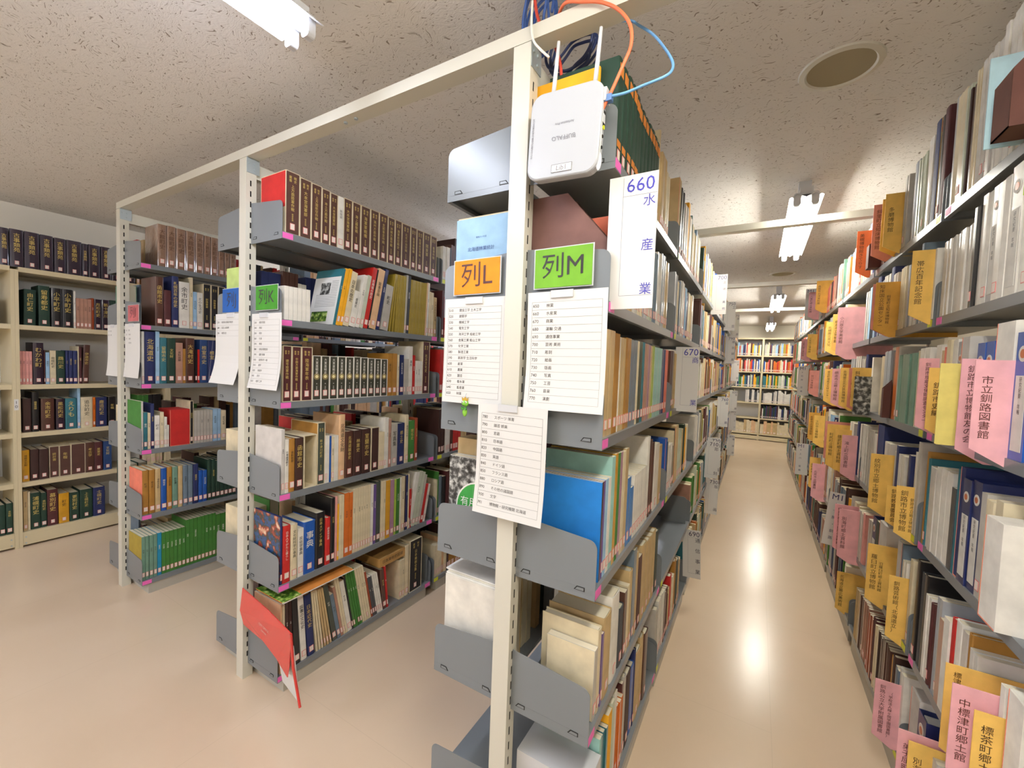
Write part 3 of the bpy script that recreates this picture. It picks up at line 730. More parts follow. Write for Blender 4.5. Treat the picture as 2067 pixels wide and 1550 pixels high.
SHELF_BOOKS = [
 ('K', 0, [
  ('s','brn',1.0326,0.0632,0.256,0,1,'上方面陸軍作戦','red'),
  ('s','brn',1.0959,0.0535,0.249,0,1,'大本営海軍部',''),
  ('s','brn',1.1494,0.0506,0.247,0,1,'上方面航空作戦',''),
  ('s','brn',1.2,0.0425,0.243,0,1,'本土方面作戦',''),
  ('s','brn',1.2425,0.0406,0.239,0,1,'大本営陸軍部',''),
  ('p','wht',1.2836,0.0309,0.239,0,1,'',''),
  ('s','brn',1.3151,0.0483,0.242,0,1,'大本営海軍部',''),
  ('s','brn',1.3645,0.0481,0.241,0,1,'海上護衛戦',''),
  ('s','brn',1.4143,0.0574,0.241,0,1,'海軍軍戦備',''),
  ('s','brn',1.4736,0.054,0.242,0,1,'満州方面作戦',''),
  ('s','brn',1.5295,0.0585,0.244,0,1,'支那事変作戦',''),
  ('s','brn',1.5886,0.0488,0.241,0,1,'沖縄方面作戦',''),
  ('s','brn',1.6389,0.0493,0.242,0,1,'海軍航空概史',''),
  ('s','brn',1.6896,0.0648,0.239,0,1,'北支の治安戦',''),
  ('s','brn',1.756,0.0484,0.24,0,1,'陸軍軍戦備',''),
  ('s','brn',1.8052,0.0526,0.239,0,1,'陸軍航空作戦',''),
  ('s','brn',1.8594,0.0632,0.24,0,1,'関東軍',''),
  ('s','brn',1.9243,0.052,0.237,0,1,'香港作戦',''),
 ]),
 ('K', 1, [
  ('p','wht',0.9126,0.2377,0.141,0,12,'',''),
  ('p','tea',1.2467,0.0142,0.276,17.0,1,'','sheet'),
  ('p','ylw',1.266,0.0207,0.278,16.1,1,'',''),
  ('p','ylw',1.2872,0.0189,0.282,15.5,1,'',''),
  ('p','crm',1.3077,0.0361,0.271,15.4,1,'日本の歴史',''),
  ('p','wht',1.3443,0.0401,0.179,16.7,1,'',''),
  ('p','wht',1.3856,0.0252,0.269,7.2,1,'',''),
  ('p','pgr',1.412,0.0234,0.273,7.8,1,'',''),
  ('p','red',1.4377,0.0288,0.319,10.8,1,'北海道の歴史',''),
  ('p','blk',1.4671,0.0091,0.315,8.8,1,'',''),
  ('p','pch',1.4775,0.0461,0.319,9.9,1,'',''),
  ('p','nvy',1.5248,0.0231,0.333,9.9,1,'',''),
  ('p','gry',1.5505,0.055,0.245,8.8,1,'',''),
  ('p','olv',1.6075,0.089,0.315,1.0,9,'',''),
  ('p','gry',1.6972,0.016,0.326,3.7,1,'',''),
  ('p','dgr',1.7147,0.0222,0.323,4.6,1,'',''),
  ('p','olv',1.7392,0.1391,0.307,5.3,11,'',''),
  ('p','pch',1.8791,0.0116,0.314,6.0,1,'',''),
  ('p','wht',1.8915,0.0159,0.314,7.6,1,'',''),
  ('p','crm',1.9201,0.0188,0.265,0,1,'',''),
  ('p','crm',1.9398,0.0234,0.263,0,1,'',''),
  ('p','tan',1.9659,0.0969,0.238,0,1,'北海道開拓記念館',''),
 ]),
 ('K', 2, [
  ('s','mar',1.0285,0.04,0.239,0,1,'捷号陸軍作戦',''),
  ('s','mar',1.0694,0.043,0.238,0,1,'中国方面海軍作戦',''),
  ('s','mar',1.1133,0.0519,0.238,0,1,'陸海軍年表',''),
  ('c','ogr',1.1661,0.0432,0.202,0,1,'大東亜戦史',''),
  ('c','ogr',1.2093,0.0439,0.202,0,1,'大東亜戦史',''),
  ('c','ogr',1.2532,0.0441,0.202,0,1,'大東亜戦史',''),
  ('c','ogr',1.2972,0.0447,0.202,0,1,'大東亜戦史',''),
  ('c','ogr',1.3419,0.0459,0.202,0,1,'大東亜戦史',''),
  ('c','ogr',1.3879,0.0418,0.204,0,1,'大東亜戦史',''),
  ('c','ogr',1.4297,0.0457,0.202,0,1,'大東亜戦史',''),
  ('c','ogr',1.4754,0.0449,0.2,0,1,'大東亜戦史',''),
  ('c','ogr',1.5203,0.042,0.199,0,1,'大東亜戦史',''),
  ('c','ogr',1.5623,0.0448,0.198,0,1,'大東亜戦史',''),
  ('p','och',1.6078,0.0323,0.229,0,1,'',''),
  ('p','och',1.6415,0.0339,0.231,0,1,'',''),
  ('p','crm',1.6768,0.0158,0.225,0,1,'',''),
  ('p','nvy',1.697,0.0294,0.225,0,1,'',''),
  ('p','gry',1.7279,0.0362,0.204,0,3,'',''),
  ('p','wht',1.7656,0.0293,0.277,0,1,'満州',''),
  ('p','red',1.7957,0.0212,0.227,0,1,'',''),
  ('p','wht',1.8185,0.0599,0.195,0,3,'',''),
  ('s','mar',1.8801,0.0592,0.312,0,1,'北方文化史',''),
 ]),
 ('K', 3, [
  ('p','lgy',1.0261,0.0155,0.278,0,1,'',''),
  ('p','wht',1.0424,0.0174,0.233,0,1,'北海道演劇史',''),
  ('h','och',1.0607,0.0283,0.233,0,1,'',''),
  ('h','dbr',1.0899,0.0387,0.232,0,1,'函館市史',''),
  ('e','crm',1.1295,0.0641,0.239,0,1,'',''),
  ('s','dgg',1.1956,0.0396,0.289,0,1,'新十津川町史','och'),
  ('p','wht',1.2362,0.0224,0.224,0,2,'',''),
  ('p','blu',1.2591,0.0098,0.22,0,1,'',''),
  ('p','crm',1.2694,0.0152,0.215,0,1,'',''),
  ('p','wht',1.2851,0.0228,0.219,0,2,'',''),
  ('h','pch',1.3101,0.036,0.316,0,1,'北海道文化財',''),
  ('h','brn',1.3472,0.0475,0.23,0,1,'北海道議会史',''),
  ('h','dbr',1.3959,0.0519,0.229,0,1,'',''),
  ('h','dbr',1.449,0.0555,0.23,0,1,'室蘭市史',''),
  ('s','dbr',1.507,0.0528,0.231,0,1,'',''),
  ('p','crm',1.5605,0.0354,0.201,0,3,'',''),
  ('p','wht',1.5966,0.028,0.276,0,2,'',''),
  ('p','pkb',1.6253,0.0188,0.268,0,1,'',''),
  ('p','gry',1.6469,0.0436,0.236,0,1,'写真集',''),
  ('h','nvy',1.6941,0.0534,0.234,0,1,'',''),
  ('h','crm',1.749,0.0306,0.278,0,1,'',''),
  ('h','grn',1.7811,0.0489,0.241,0,1,'',''),
  ('h','rst',1.8308,0.0235,0.253,0,1,'',''),
 ]),
 ('K', 4, [
  ('h','nvy',1.0258,0.0112,0.297,0,1,'','photo'),
  ('h','red',1.0383,0.0349,0.253,0,1,'日本人すがたと暮らし',''),
  ('h','crm',1.0741,0.0319,0.248,0,1,'文化財科学の事典',''),
  ('p','wht',1.107,0.0267,0.219,0,1,'民俗学事典',''),
  ('h','blu',1.1346,0.0585,0.239,0,1,'事典',''),
  ('h','blk',1.1947,0.0481,0.264,0,1,'日本メディア事典',''),
  ('h','red',1.2449,0.0276,0.227,0,1,'',''),
  ('h','blk',1.2736,0.0228,0.315,0,1,'',''),
  ('p','pnk',1.2969,0.011,0.318,0,1,'',''),
  ('p','ylw',1.3085,0.01,0.278,0,1,'',''),
  ('p','crm',1.319,0.0277,0.316,0,2,'',''),
  ('p','org',1.3478,0.0278,0.32,0,1,'',''),
  ('p','org',1.3762,0.0219,0.317,0,1,'',''),
  ('p','crm',1.3986,0.1116,0.329,0,7,'',''),
  ('p','wht',1.5115,0.0184,0.327,0,1,'',''),
  ('p','vio',1.5312,0.0173,0.322,0,1,'',''),
  ('h','dgg',1.5499,0.0299,0.333,0,1,'',''),
  ('p','crm',1.5812,0.0334,0.326,0,2,'',''),
  ('p','mus',1.616,0.0314,0.324,0,1,'',''),
  ('p','mau',1.6489,0.0278,0.32,0,1,'',''),
  ('p','lim',1.6782,0.0149,0.318,0,1,'',''),
  ('p','grn',1.6945,0.0242,0.317,0,1,'',''),
  ('p','wht',1.7202,0.0107,0.318,0,1,'',''),
  ('p','crm',1.7325,0.0264,0.32,0,1,'',''),
  ('p','dbr',1.7596,0.0071,0.319,0,1,'',''),
  ('p','nvy',1.7683,0.0159,0.322,0,1,'',''),
  ('p','crm',1.7857,0.0096,0.325,0,1,'',''),
  ('p','red',1.797,0.0227,0.234,0,1,'',''),
  ('p','wht',1.8213,0.0331,0.326,15.0,1,'',''),
  ('p','pgr',1.8561,0.0305,0.326,16.4,1,'',''),
  ('p','pgr',1.8883,0.0277,0.315,16.9,1,'',''),
  ('p','gry',1.9178,0.0211,0.295,9.5,1,'',''),
  ('p','red',1.9407,0.0269,0.236,14.2,1,'',''),
  ('p','wht',1.9712,0.0219,0.228,16.5,1,'',''),
 ]),
 ('K', 5, [
  ('p','pch',1.0479,0.0114,0.311,0,1,'',''),
  ('p','crm',1.0599,0.013,0.305,0,1,'',''),
  ('p','dbr',1.0787,0.0337,0.318,-2.6,2,'',''),
  ('p','blk',1.1134,0.0322,0.324,-4.4,1,'',''),
  ('h','wht',1.1472,0.0353,0.323,-5.2,1,'図書の文化史',''),
  ('h','nvy',1.1841,0.0421,0.301,-4.9,1,'日本近代史',''),
  ('p','crm',1.2279,0.0339,0.306,-4.9,3,'',''),
  ('p','tan',1.263,0.0374,0.302,-3.7,3,'',''),
  ('p','dgg',1.3015,0.0295,0.306,-5.6,1,'',''),
  ('p','bgy',1.3322,0.0234,0.245,-7.0,1,'',''),
  ('p','pkb',1.3568,0.0175,0.277,-6.5,1,'',''),
  ('p','crm',1.3756,0.0287,0.316,-7.1,2,'',''),
  ('p','wht',1.4056,0.0301,0.286,-7.5,1,'',''),
  ('p','blk',1.4371,0.012,0.301,-9.6,1,'',''),
  ('p','grn',1.4504,0.0639,0.327,-10.2,4,'',''),
  ('p','crm',1.515,0.0643,0.316,-12.2,4,'',''),
  ('p','rst',1.5808,0.0142,0.274,-14.8,1,'',''),
  ('p','dgr',1.5994,0.0327,0.234,-14.6,2,'',''),
  ('p','wht',1.6329,0.0454,0.237,-11.9,3,'',''),
  ('h','brn',1.6815,0.0323,0.235,-10.0,1,'',''),
  ('p','red',1.7146,0.0156,0.246,-6.9,1,'',''),
  ('p','crm',1.7319,0.042,0.23,0,2,'',''),
  ('h','crm',1.7781,0.0302,0.303,0,1,'',''),
  ('s','blk',1.8154,0.1017,0.313,0,1,'日本美術全集','crm'),
 ]),
 ('I', 0, [
  ('v','btn',1.1011,0.0454,0.251,0,1,'大館町史',''),
  ('v','btn',1.1479,0.0454,0.253,0,1,'大館町史',''),
  ('v','btn',1.1948,0.0499,0.251,0,1,'大館町史',''),
  ('v','btn',1.2469,0.0494,0.251,0,1,'大館町史',''),
  ('v','btn',1.2982,0.0465,0.251,0,1,'大館町史',''),
  ('v','btn',1.3467,0.0362,0.249,0,1,'大館町史',''),
  ('v','btn',1.3846,0.0443,0.249,0,1,'大館町史',''),
  ('v','btn',1.4306,0.035,0.245,0,1,'大館町史',''),
  ('v','btn',1.4674,0.0322,0.247,0,1,'大館町史',''),
  ('v','btn',1.5014,0.0384,0.249,0,1,'大館町史',''),
 ]),
 ('I', 1, [
  ('h','brn',1.089,0.0415,0.296,0,1,'函館市史',''),
  ('h','mar',1.1321,0.0371,0.223,0,1,'',''),
  ('h','nvy',1.1718,0.0356,0.315,0,1,'札幌百年の歴史',''),
  ('p','wht',1.2088,0.055,0.288,0,1,'余市町史',''),
  ('p','crm',1.2646,0.0185,0.324,0,1,'',''),
  ('p','lbl',1.2834,0.022,0.237,0,1,'北の文化',''),
  ('p','wht',1.306,0.0322,0.236,0,1,'北の生活史',''),
  ('s','blk',1.3403,0.0443,0.298,0,1,'釧路叢書',''),
  ('s','blk',1.3865,0.0421,0.297,0,1,'釧路叢書',''),
  ('s','blk',1.4293,0.0413,0.296,0,1,'',''),
  ('h','nvy',1.4719,0.0417,0.311,0,1,'',''),
 ]),
 ('I', 2, [
  ('h','wht',1.0228,0.0143,0.31,0,1,'',''),
  ('h','nvy',1.0376,0.0516,0.311,0,1,'北海道史',''),
  ('p','lbl',1.0897,0.0197,0.317,0,1,'',''),
  ('h','tea',1.1115,0.0354,0.28,0,1,'留萌市史',''),
  ('h','dgn',1.1475,0.0435,0.28,0,1,'',''),
  ('p','pkb',1.1921,0.0363,0.254,0,1,'',''),
  ('p','och',1.2286,0.0156,0.218,0,1,'',''),
  ('h','brn',1.2454,0.0475,0.287,0,1,'大滝村史',''),
  ('p','blk',1.2947,0.0142,0.218,0,1,'',''),
  ('p','red',1.3092,0.0122,0.217,0,1,'',''),
  ('h','dbl',1.3229,0.0456,0.282,0,1,'根室市史',''),
  ('h','nvy',1.3695,0.0445,0.282,0,1,'根室',''),
  ('h','dgn',1.4155,0.05,0.283,0,1,'',''),
 ]),
 ('I', 3, [
  ('p','lgy',1.0198,0.0103,0.29,0,1,'','grn'),
  ('p','tea',1.0306,0.0192,0.224,0,1,'積丹',''),
  ('p','crm',1.0503,0.0147,0.218,0,1,'',''),
  ('h','nvy',1.0653,0.0179,0.273,0,1,'',''),
  ('p','wht',1.0838,0.0256,0.2,0,1,'町史',''),
  ('p','crm',1.1105,0.0199,0.219,0,1,'',''),
  ('p','wht',1.131,0.0155,0.187,0,1,'',''),
  ('p','wht',1.1471,0.0094,0.136,0,1,'',''),
  ('b','red',1.1613,0.1044,0.228,0,1,'',''),
  ('s','blk',1.2673,0.0208,0.279,0,1,'',''),
  ('p','gry',1.2894,0.1087,0.213,0,6,'',''),
  ('p','lbl',1.3988,0.0278,0.219,0,1,'',''),
  ('p','lbl',1.4274,0.0198,0.217,0,1,'',''),
  ('h','crm',1.4479,0.0334,0.203,0,1,'',''),
 ]),
 ('I', 4, [
  ('h','och',1.0233,0.0322,0.269,0,1,'','sal'),
  ('h','och',1.0561,0.0299,0.267,0,1,'',''),
  ('h','tan',1.0866,0.0281,0.267,0,1,'',''),
  ('h','blu',1.1153,0.0299,0.265,0,1,'',''),
  ('h','och',1.1458,0.0267,0.267,0,1,'',''),
  ('h','ggn',1.1732,0.0304,0.263,0,1,'',''),
  ('h','tan',1.2042,0.0252,0.264,0,1,'',''),
  ('h','bgy',1.2301,0.0269,0.262,0,1,'',''),
  ('h','bgy',1.2577,0.0274,0.259,0,1,'',''),
  ('h','nvy',1.2858,0.03,0.26,0,1,'',''),
  ('h','blu',1.3164,0.0239,0.213,0,1,'',''),
  ('h','blu',1.3407,0.0268,0.208,0,1,'',''),
  ('h','dgn',1.3685,0.0232,0.275,0,1,'',''),
  ('h','dgn',1.3925,0.0247,0.271,0,1,'',''),
  ('h','dgn',1.4179,0.1285,0.259,0,5,'',''),
 ]),
 ('I', 5, [
  ('p','ggn',1.0189,0.0175,0.267,0,1,'','olv'),
  ('p','ggn',1.0369,0.0177,0.266,0,1,'',''),
  ('p','ggn',1.0563,0.0197,0.265,0,1,'',''),
  ('p','ggn',1.0767,0.0188,0.266,0,1,'',''),
  ('p','cyn',1.096,0.0209,0.267,0,1,'',''),
  ('p','grn',1.1175,0.1265,0.262,0,6,'',''),
  ('p','grn',1.245,0.1742,0.303,0,8,'',''),
  ('p','grn',1.4199,0.1192,0.289,0,4,'',''),
 ]),
 ('W', 0, [
  ('h','plm',0.6902,0.036,0.271,0,1,'留萌市史',''),
  ('h','plm',0.7275,0.0409,0.263,0,1,'古事類苑',''),
  ('h','plm',0.7734,0.0655,0.267,0,1,'古事類苑',''),
  ('h','plm',0.8423,0.0735,0.267,0,1,'古事類苑',''),
  ('h','plm',0.9201,0.0671,0.266,0,1,'古事類苑',''),
  ('h','plm',0.9925,0.0611,0.263,0,1,'古事類苑',''),
  ('h','plm',1.0575,0.0842,0.264,0,1,'古事類苑',''),
  ('h','plm',1.1451,0.0315,0.258,0,1,'古事類苑',''),
  ('h','plm',1.1801,0.0683,0.262,0,1,'古事類苑',''),
  ('h','plm',1.2534,0.062,0.263,0,1,'古事類苑',''),
  ('h','plm',1.3192,0.0718,0.267,0,1,'',''),
  ('h','plm',1.3948,0.0746,0.271,0,1,'',''),
 ]),
 ('W', 1, [
  ('h','dgn',0.8327,0.0602,0.261,1.0,1,'由仁町史',''),
  ('h','dgn',0.9079,0.0575,0.3,0,1,'留寿都史',''),
  ('h','blk',0.9729,0.0564,0.295,0,1,'小平町史',''),
  ('h','blk',1.0318,0.0579,0.295,0,1,'小平町史',''),
  ('p','wht',1.0914,0.0127,0.29,0,1,'',''),
  ('p','pkb',1.1054,0.0884,0.237,0,4,'',''),
  ('p','rst',1.1945,0.0141,0.25,0,1,'',''),
  ('h','plm',1.2107,0.0436,0.245,0,1,'月形町史',''),
  ('h','plm',1.2565,0.0454,0.247,0,1,'新十津川',''),
  ('h','dgn',1.3056,0.0603,0.251,0,1,'',''),
 ]),
 ('W', 2, [
  ('p','pnk',0.8067,0.0651,0.244,0,4,'',''),
  ('h','plm',0.8757,0.0545,0.31,0,1,'むかわ町',''),
  ('h','mar',0.9307,0.0068,0.257,0,1,'',''),
  ('p','lbl',0.9388,0.0205,0.24,0,1,'奈井江',''),
  ('p','crm',0.9605,0.0328,0.255,0,1,'南幌町史',''),
  ('h','dgn',0.9951,0.047,0.256,0,1,'鵡川史',''),
  ('h','nvy',1.0448,0.0164,0.255,0,1,'',''),
  ('h','nvy',1.0619,0.0232,0.259,0,1,'',''),
  ('h','nvy',1.0857,0.0255,0.258,0,1,'',''),
  ('p','crm',1.112,0.0068,0.295,0,1,'',''),
  ('h','mar',1.1194,0.0164,0.291,0,1,'',''),
  ('h','brn',1.1365,0.0374,0.309,2.1,1,'伊達市史',''),
 ]),
 ('W', 3, [
  ('h','dbr',0.8208,0.0427,0.249,0,1,'',''),
  ('h','blk',0.8664,0.0346,0.296,0,1,'',''),
  ('h','brn',0.9118,0.0692,0.245,0,1,'余市町史',''),
  ('h','plm',0.9905,0.0462,0.238,0,1,'黒松内史',''),
  ('h','tea',1.0403,0.0647,0.24,0,1,'えりも',''),
  ('p','lbl',1.107,0.017,0.326,0,1,'',''),
  ('h','crm',1.1255,0.0705,0.245,0,1,'追分町史',''),
  ('p','org',1.1963,0.0161,0.242,0,1,'',''),
  ('h','nvy',1.2145,0.0679,0.24,0,1,'鹿追町史',''),
  ('h','blk',1.2898,0.049,0.24,0,1,'',''),
 ]),
 ('W', 4, [
  ('h','mus',0.8122,0.0383,0.234,0,1,'',''),
  ('h','dbr',0.854,0.0432,0.234,0,1,'',''),
  ('h','dbr',0.8987,0.0502,0.229,0,1,'',''),
  ('s','brn',0.9514,0.0523,0.24,0,1,'',''),
  ('s','brn',1.0051,0.0625,0.239,0,1,'',''),
  ('s','brn',1.0689,0.0807,0.243,0,1,'',''),
  ('h','brn',1.151,0.0524,0.243,0,1,'',''),
  ('h','mar',1.2041,0.0487,0.24,0,1,'',''),
  ('h','dbl',1.2579,0.0523,0.24,0,1,'',''),
 ]),
 ('W', 5, [
  ('h','dgn',0.6325,0.0348,0.214,0,1,'',''),
  ('h','dgn',0.6699,0.0314,0.221,0,1,'',''),
  ('h','dgn',0.7027,0.0278,0.225,0,1,'',''),
  ('h','dgn',0.7328,0.0331,0.229,0,1,'',''),
  ('p','tan',0.8155,0.0219,0.297,0,1,'',''),
  ('p','crm',0.838,0.0119,0.29,0,1,'',''),
  ('h','dgn',0.8517,0.0523,0.275,0,1,'浦幌町史',''),
  ('h','dgn',0.9047,0.0305,0.264,0,1,'本別町史',''),
  ('h','mar',0.9367,0.0574,0.279,0,1,'幕別町史',''),
  ('h','mus',0.9974,0.0576,0.235,0,1,'',''),
  ('h','dgn',1.0577,0.0543,0.228,0,1,'更別村史',''),
  ('h','dgn',1.1155,0.0745,0.236,0,1,'上士幌町史',''),
  ('h','nvy',1.1936,0.0712,0.235,0,1,'士幌町史',''),
 ]),
 ('M', 2, [
  ('p','tan',1.0426,0.0342,0.279,0,1,'',''),
  ('p','tan',1.0783,0.0363,0.279,0,1,'',''),
  ('p','och',1.1161,0.0451,0.275,0,1,'',''),
  ('p','wht',1.162,0.0109,0.267,0,1,'',''),
  ('p','tan',1.1746,0.0492,0.267,0,2,'',''),
  ('p','och',1.2257,0.057,0.271,0,3,'',''),
  ('p','bgy',1.2846,0.0407,0.268,0,1,'',''),
  ('p','bgy',1.3274,0.0343,0.27,0,1,'',''),
  ('p','crm',1.3638,0.0245,0.269,0,1,'',''),
  ('p','dgn',1.3906,0.0396,0.27,0,1,'',''),
  ('p','tea',1.4326,0.0317,0.271,0,1,'',''),
  ('p','pkb',1.4668,0.054,0.268,0,2,'',''),
  ('p','mau',1.5235,0.0326,0.266,0,1,'',''),
  ('p','tan',1.5588,0.0253,0.265,0,1,'',''),
  ('p','lim',1.587,0.035,0.267,0,1,'',''),
  ('p','aqu',1.625,0.1416,0.265,0,5,'',''),
  ('p','nvy',1.7701,0.0318,0.264,0,1,'',''),
  ('p','nvy',1.8055,0.0293,0.264,0,1,'',''),
  ('p','sal',1.8384,0.0574,0.265,0,1,'',''),
  ('p','brn',1.8998,0.0526,0.275,0,1,'',''),
  ('p','brn',1.9566,0.1757,0.269,0,3,'',''),
 ]),
 ('M', 3, [
  ('p','brb',1.0583,0.0076,0.268,0,1,'',''),
  ('p','mar',1.0659,0.0116,0.268,0,1,'',''),
  ('p','vio',1.0775,0.0138,0.268,0,1,'',''),
  ('p','lbl',1.0924,0.0255,0.269,0,1,'',''),
  ('p','wht',1.1189,0.0244,0.268,0,1,'',''),
  ('p','aqu',1.1443,0.0321,0.321,0,1,'',''),
  ('p','mus',1.1776,0.0242,0.324,0,1,'',''),
  ('p','grn',1.2041,0.0239,0.322,0,1,'',''),
  ('p','mau',1.2293,0.0235,0.321,0,1,'',''),
  ('p','crm',1.2541,0.0322,0.318,0,1,'',''),
  ('p','tan',1.2876,0.0337,0.322,0,1,'',''),
  ('p','brb',1.3254,0.0383,0.221,0,1,'',''),
  ('p','brb',1.3667,0.0358,0.181,0,1,'',''),
  ('p','wht',1.4055,0.1879,0.214,0,6,'',''),
  ('h','wht',1.5973,0.0391,0.318,0,1,'',''),
  ('h','brn',1.6403,0.0368,0.301,0,1,'',''),
  ('h','brn',1.6813,0.0384,0.284,0,1,'',''),
  ('p','wht',1.7285,0.0801,0.269,0,1,'',''),
  ('h','tan',1.8205,0.2426,0.252,0,4,'',''),
 ]),
 ('M', 4, [
  ('p','gry',1.0675,0.0248,0.198,0,1,'','crm'),
  ('h','crm',1.0955,0.0292,0.24,0,1,'','crm'),
  ('p','vio',1.128,0.0169,0.212,0,1,'',''),
  ('h','tan',1.1483,0.0703,0.245,0,1,'',''),
  ('h','wht',1.2243,0.0763,0.27,0,1,'',''),
  ('h','dgr',1.3048,0.0504,0.195,0,1,'',''),
  ('p','brn',1.3575,0.0324,0.225,0,1,'',''),
  ('p','crm',1.3922,0.0265,0.231,0,1,'',''),
  ('h','tan',1.4212,0.0376,0.269,0,1,'',''),
  ('p','bgy',1.4613,0.0368,0.329,0,1,'',''),
  ('h','tan',1.5008,0.0385,0.304,0,1,'',''),
  ('p','brn',1.5422,0.0463,0.272,0,1,'',''),
  ('h','tan',1.5914,0.0744,0.297,0,1,'',''),
  ('h','tan',1.669,0.1728,0.287,0,3,'',''),
  ('h','dgg',1.8457,0.0555,0.265,0,1,'',''),
 ]),
 ('M', 5, [
 ]),
]
# ------------------------------------------------------------------ books on the near shelves
SX = {'K': CX_J+.254, 'I': CX_H+.246, 'W': -4.63, 'M': CX_L+.252, 'N': CX_L+.252, 'R': CX_R-.262, 'L': CX_L-.252, 'J': CX_J-.254, 'H': CX_H-.25}
TOP_A = [z+.0287 for z in LEV_A]; TOP_B = [z+.0287 for z in LEV_B]; TOP_C = [z+.0287 for z in LEV_C]
TOPS = {'K': TOP_A, 'I': TOP_A, 'J': TOP_A, 'H': TOP_A, 'W': [z+.0003 for z in WLEV], 'M': TOP_B, 'N': TOP_B, 'L': TOP_B, 'R': TOP_C}
PITCHES = {'K': PITCH_J, 'I': PITCH_J, 'J': PITCH_J, 'H': PITCH_J, 'M': PITCH_L, 'N': PITCH_L, 'L': PITCH_L, 'R': PITCH_R, 'W': 99}
def clear_post(row, y, th):
    """move a volume past the post and side panels that divide two bays"""
    p = PITCHES[row]; k = round((y+th/2-Y0)/p); yb = Y0+k*p
    if k > 0 and y+th > yb-.0115 and y < yb+.0285: return yb+.0285
    return y
def hlimit(row, i):
    t = TOPS[row]
    return .42 if i == 0 else t[i-1]-.0287-t[i]-.004

for row, i, items in SHELF_BOOKS:
    z = TOPS[row][i]; hm = hlimit(row, i)
    ex = []
    for (ty, col, y, th, h, tilt, n, text, face) in items:
        for k in range(n):
            ex.append([ty, col, y+k*th/n, th/n, min(h, hm), tilt, text, face])
    # leaning runs: one smooth lean, each volume resting on its neighbour
    if row == 'K' and i in (1, 4):
        lean = [e for e in ex if e[5] > 0]
        end = lean[-1][2]+lean[-1][3]+(.02 if i == 1 else -.012)
        mx = 11 if i == 1 else 12
        for j, e in enumerate(lean):
            f = j/max(1, len(lean)-1)
            e[5] = (mx if j < 11 else max(2.5, mx-(j-10)*2.2)) if i == 1 else mx
            e[3] *= .93 if i == 1 else .9
        nxt = None
        for e in reversed(lean):
            t = radians(e[5])
            if nxt is None: y = end-e[4]*sin(t)-e[3]*cos(t)
            else:
                ta = radians(nxt[5]); gap = max(0, sin(t)-sin(ta))*min(e[4], nxt[4])
                y = nxt[2]-gap-e[3]/cos(t)-.0003
            e[2] = y; nxt = e
            e[4] = min(e[4], (hm-e[3]*sin(t))/cos(t)-.002)
        first = lean[0][2]
        ex = [e for e in ex if e[5] > 0 or e[2] > lean[0][2] or e[2]+e[3] <= first+.002 and e[2] > 1.022]
    if row == 'K' and i == 5:
        seq = [e for e in ex if e[2] < 1.728]
        y = 1.03
        for j, e in enumerate(seq):
            e[5] = -min(11.5, j*.85) if e[1] not in ('brn', 'red') else -6.5
            e[3] *= .84
        prev = None
        for e in seq:
            t = radians(-e[5])
            if prev is not None:
                tp = radians(-prev[5]); gap = max(0, sin(t)-sin(tp))*min(prev[4], e[4])
                y = prev[2]+prev[3]/cos(tp)+gap+.0003
            e[2] = y; prev = e
            e[4] = min(e[4], (hm-e[3]*sin(t))/cos(t)-.03)
    ex.sort(key=lambda e: e[2])
    last_end = 0
    for j, (ty, col, y, th, h, tilt, text, face) in enumerate(ex):
        if row == 'W' and ((y < .806 and y+th > .768 and i > 0)): continue
        if tilt < 1.5 and tilt > -.5 and j+1 < len(ex): th = min(th, ex[j+1][2]-y) if ex[j+1][2]-y > .004 else th
        if tilt == 0:
            y = max(y, last_end)
            y2 = clear_post(row, y, th)
            if y2 != y and row in 'KI':
                th = Y0+PITCHES[row]-.012-y
                if th < .008: continue
            else: y = y2
            if row == 'M' and y+th > Y0+PITCH_L-.011: continue
            last_end = y+th
        else: last_end = max(last_end, y+th/cos(radians(tilt))) if tilt < 0 else last_end
        dep = None
        if row == 'W': dep = .2
        book(row, i, ty, col, 1, SX[row], y, z, th, h, tilt, text, face, dep, detail=0 if (row, i, col) == ('K', 1, 'wht') and y < 1.24 else (2 if row in 'KIW' else 1))

MF = {}
def run(row, i, y, seq, side, zoff=0):
    """a shelf written as 'type colour thickness height count' after a starting edge; '_' leaves a gap"""
    z = TOPS[row][i]; hm = hlimit(row, i); r = random.Random(hash((ord(row), i)))
    for part in seq.split(','):
        a = part.split()
        if a[0] == 'mf': y = clear_post(row, y, float(a[2])); MF[a[1]] = y; y += float(a[2])+.002; continue
        if a[0] == '_': y += float(a[1]); continue
        ty, col, th, h = a[0], a[1], float(a[2]), min(float(a[3]), hm)
        n = int(a[4]) if len(a) > 4 else 1
        opt = dict(q.split('=') for q in a[5:])
        for k in range(n):
            y = clear_post(row, y, th)
            book(row, i, ty, col, side, SX[row]+side*float(opt.get('x', 0))+side*r.uniform(-.006, 0), y, z, th, h*(1 if n == 1 else r.uniform(.985, 1.0)), 0, opt.get('t', ''), opt.get('f', ''), detail=1 if ty != 'f' else 2)
            y += th
    return y

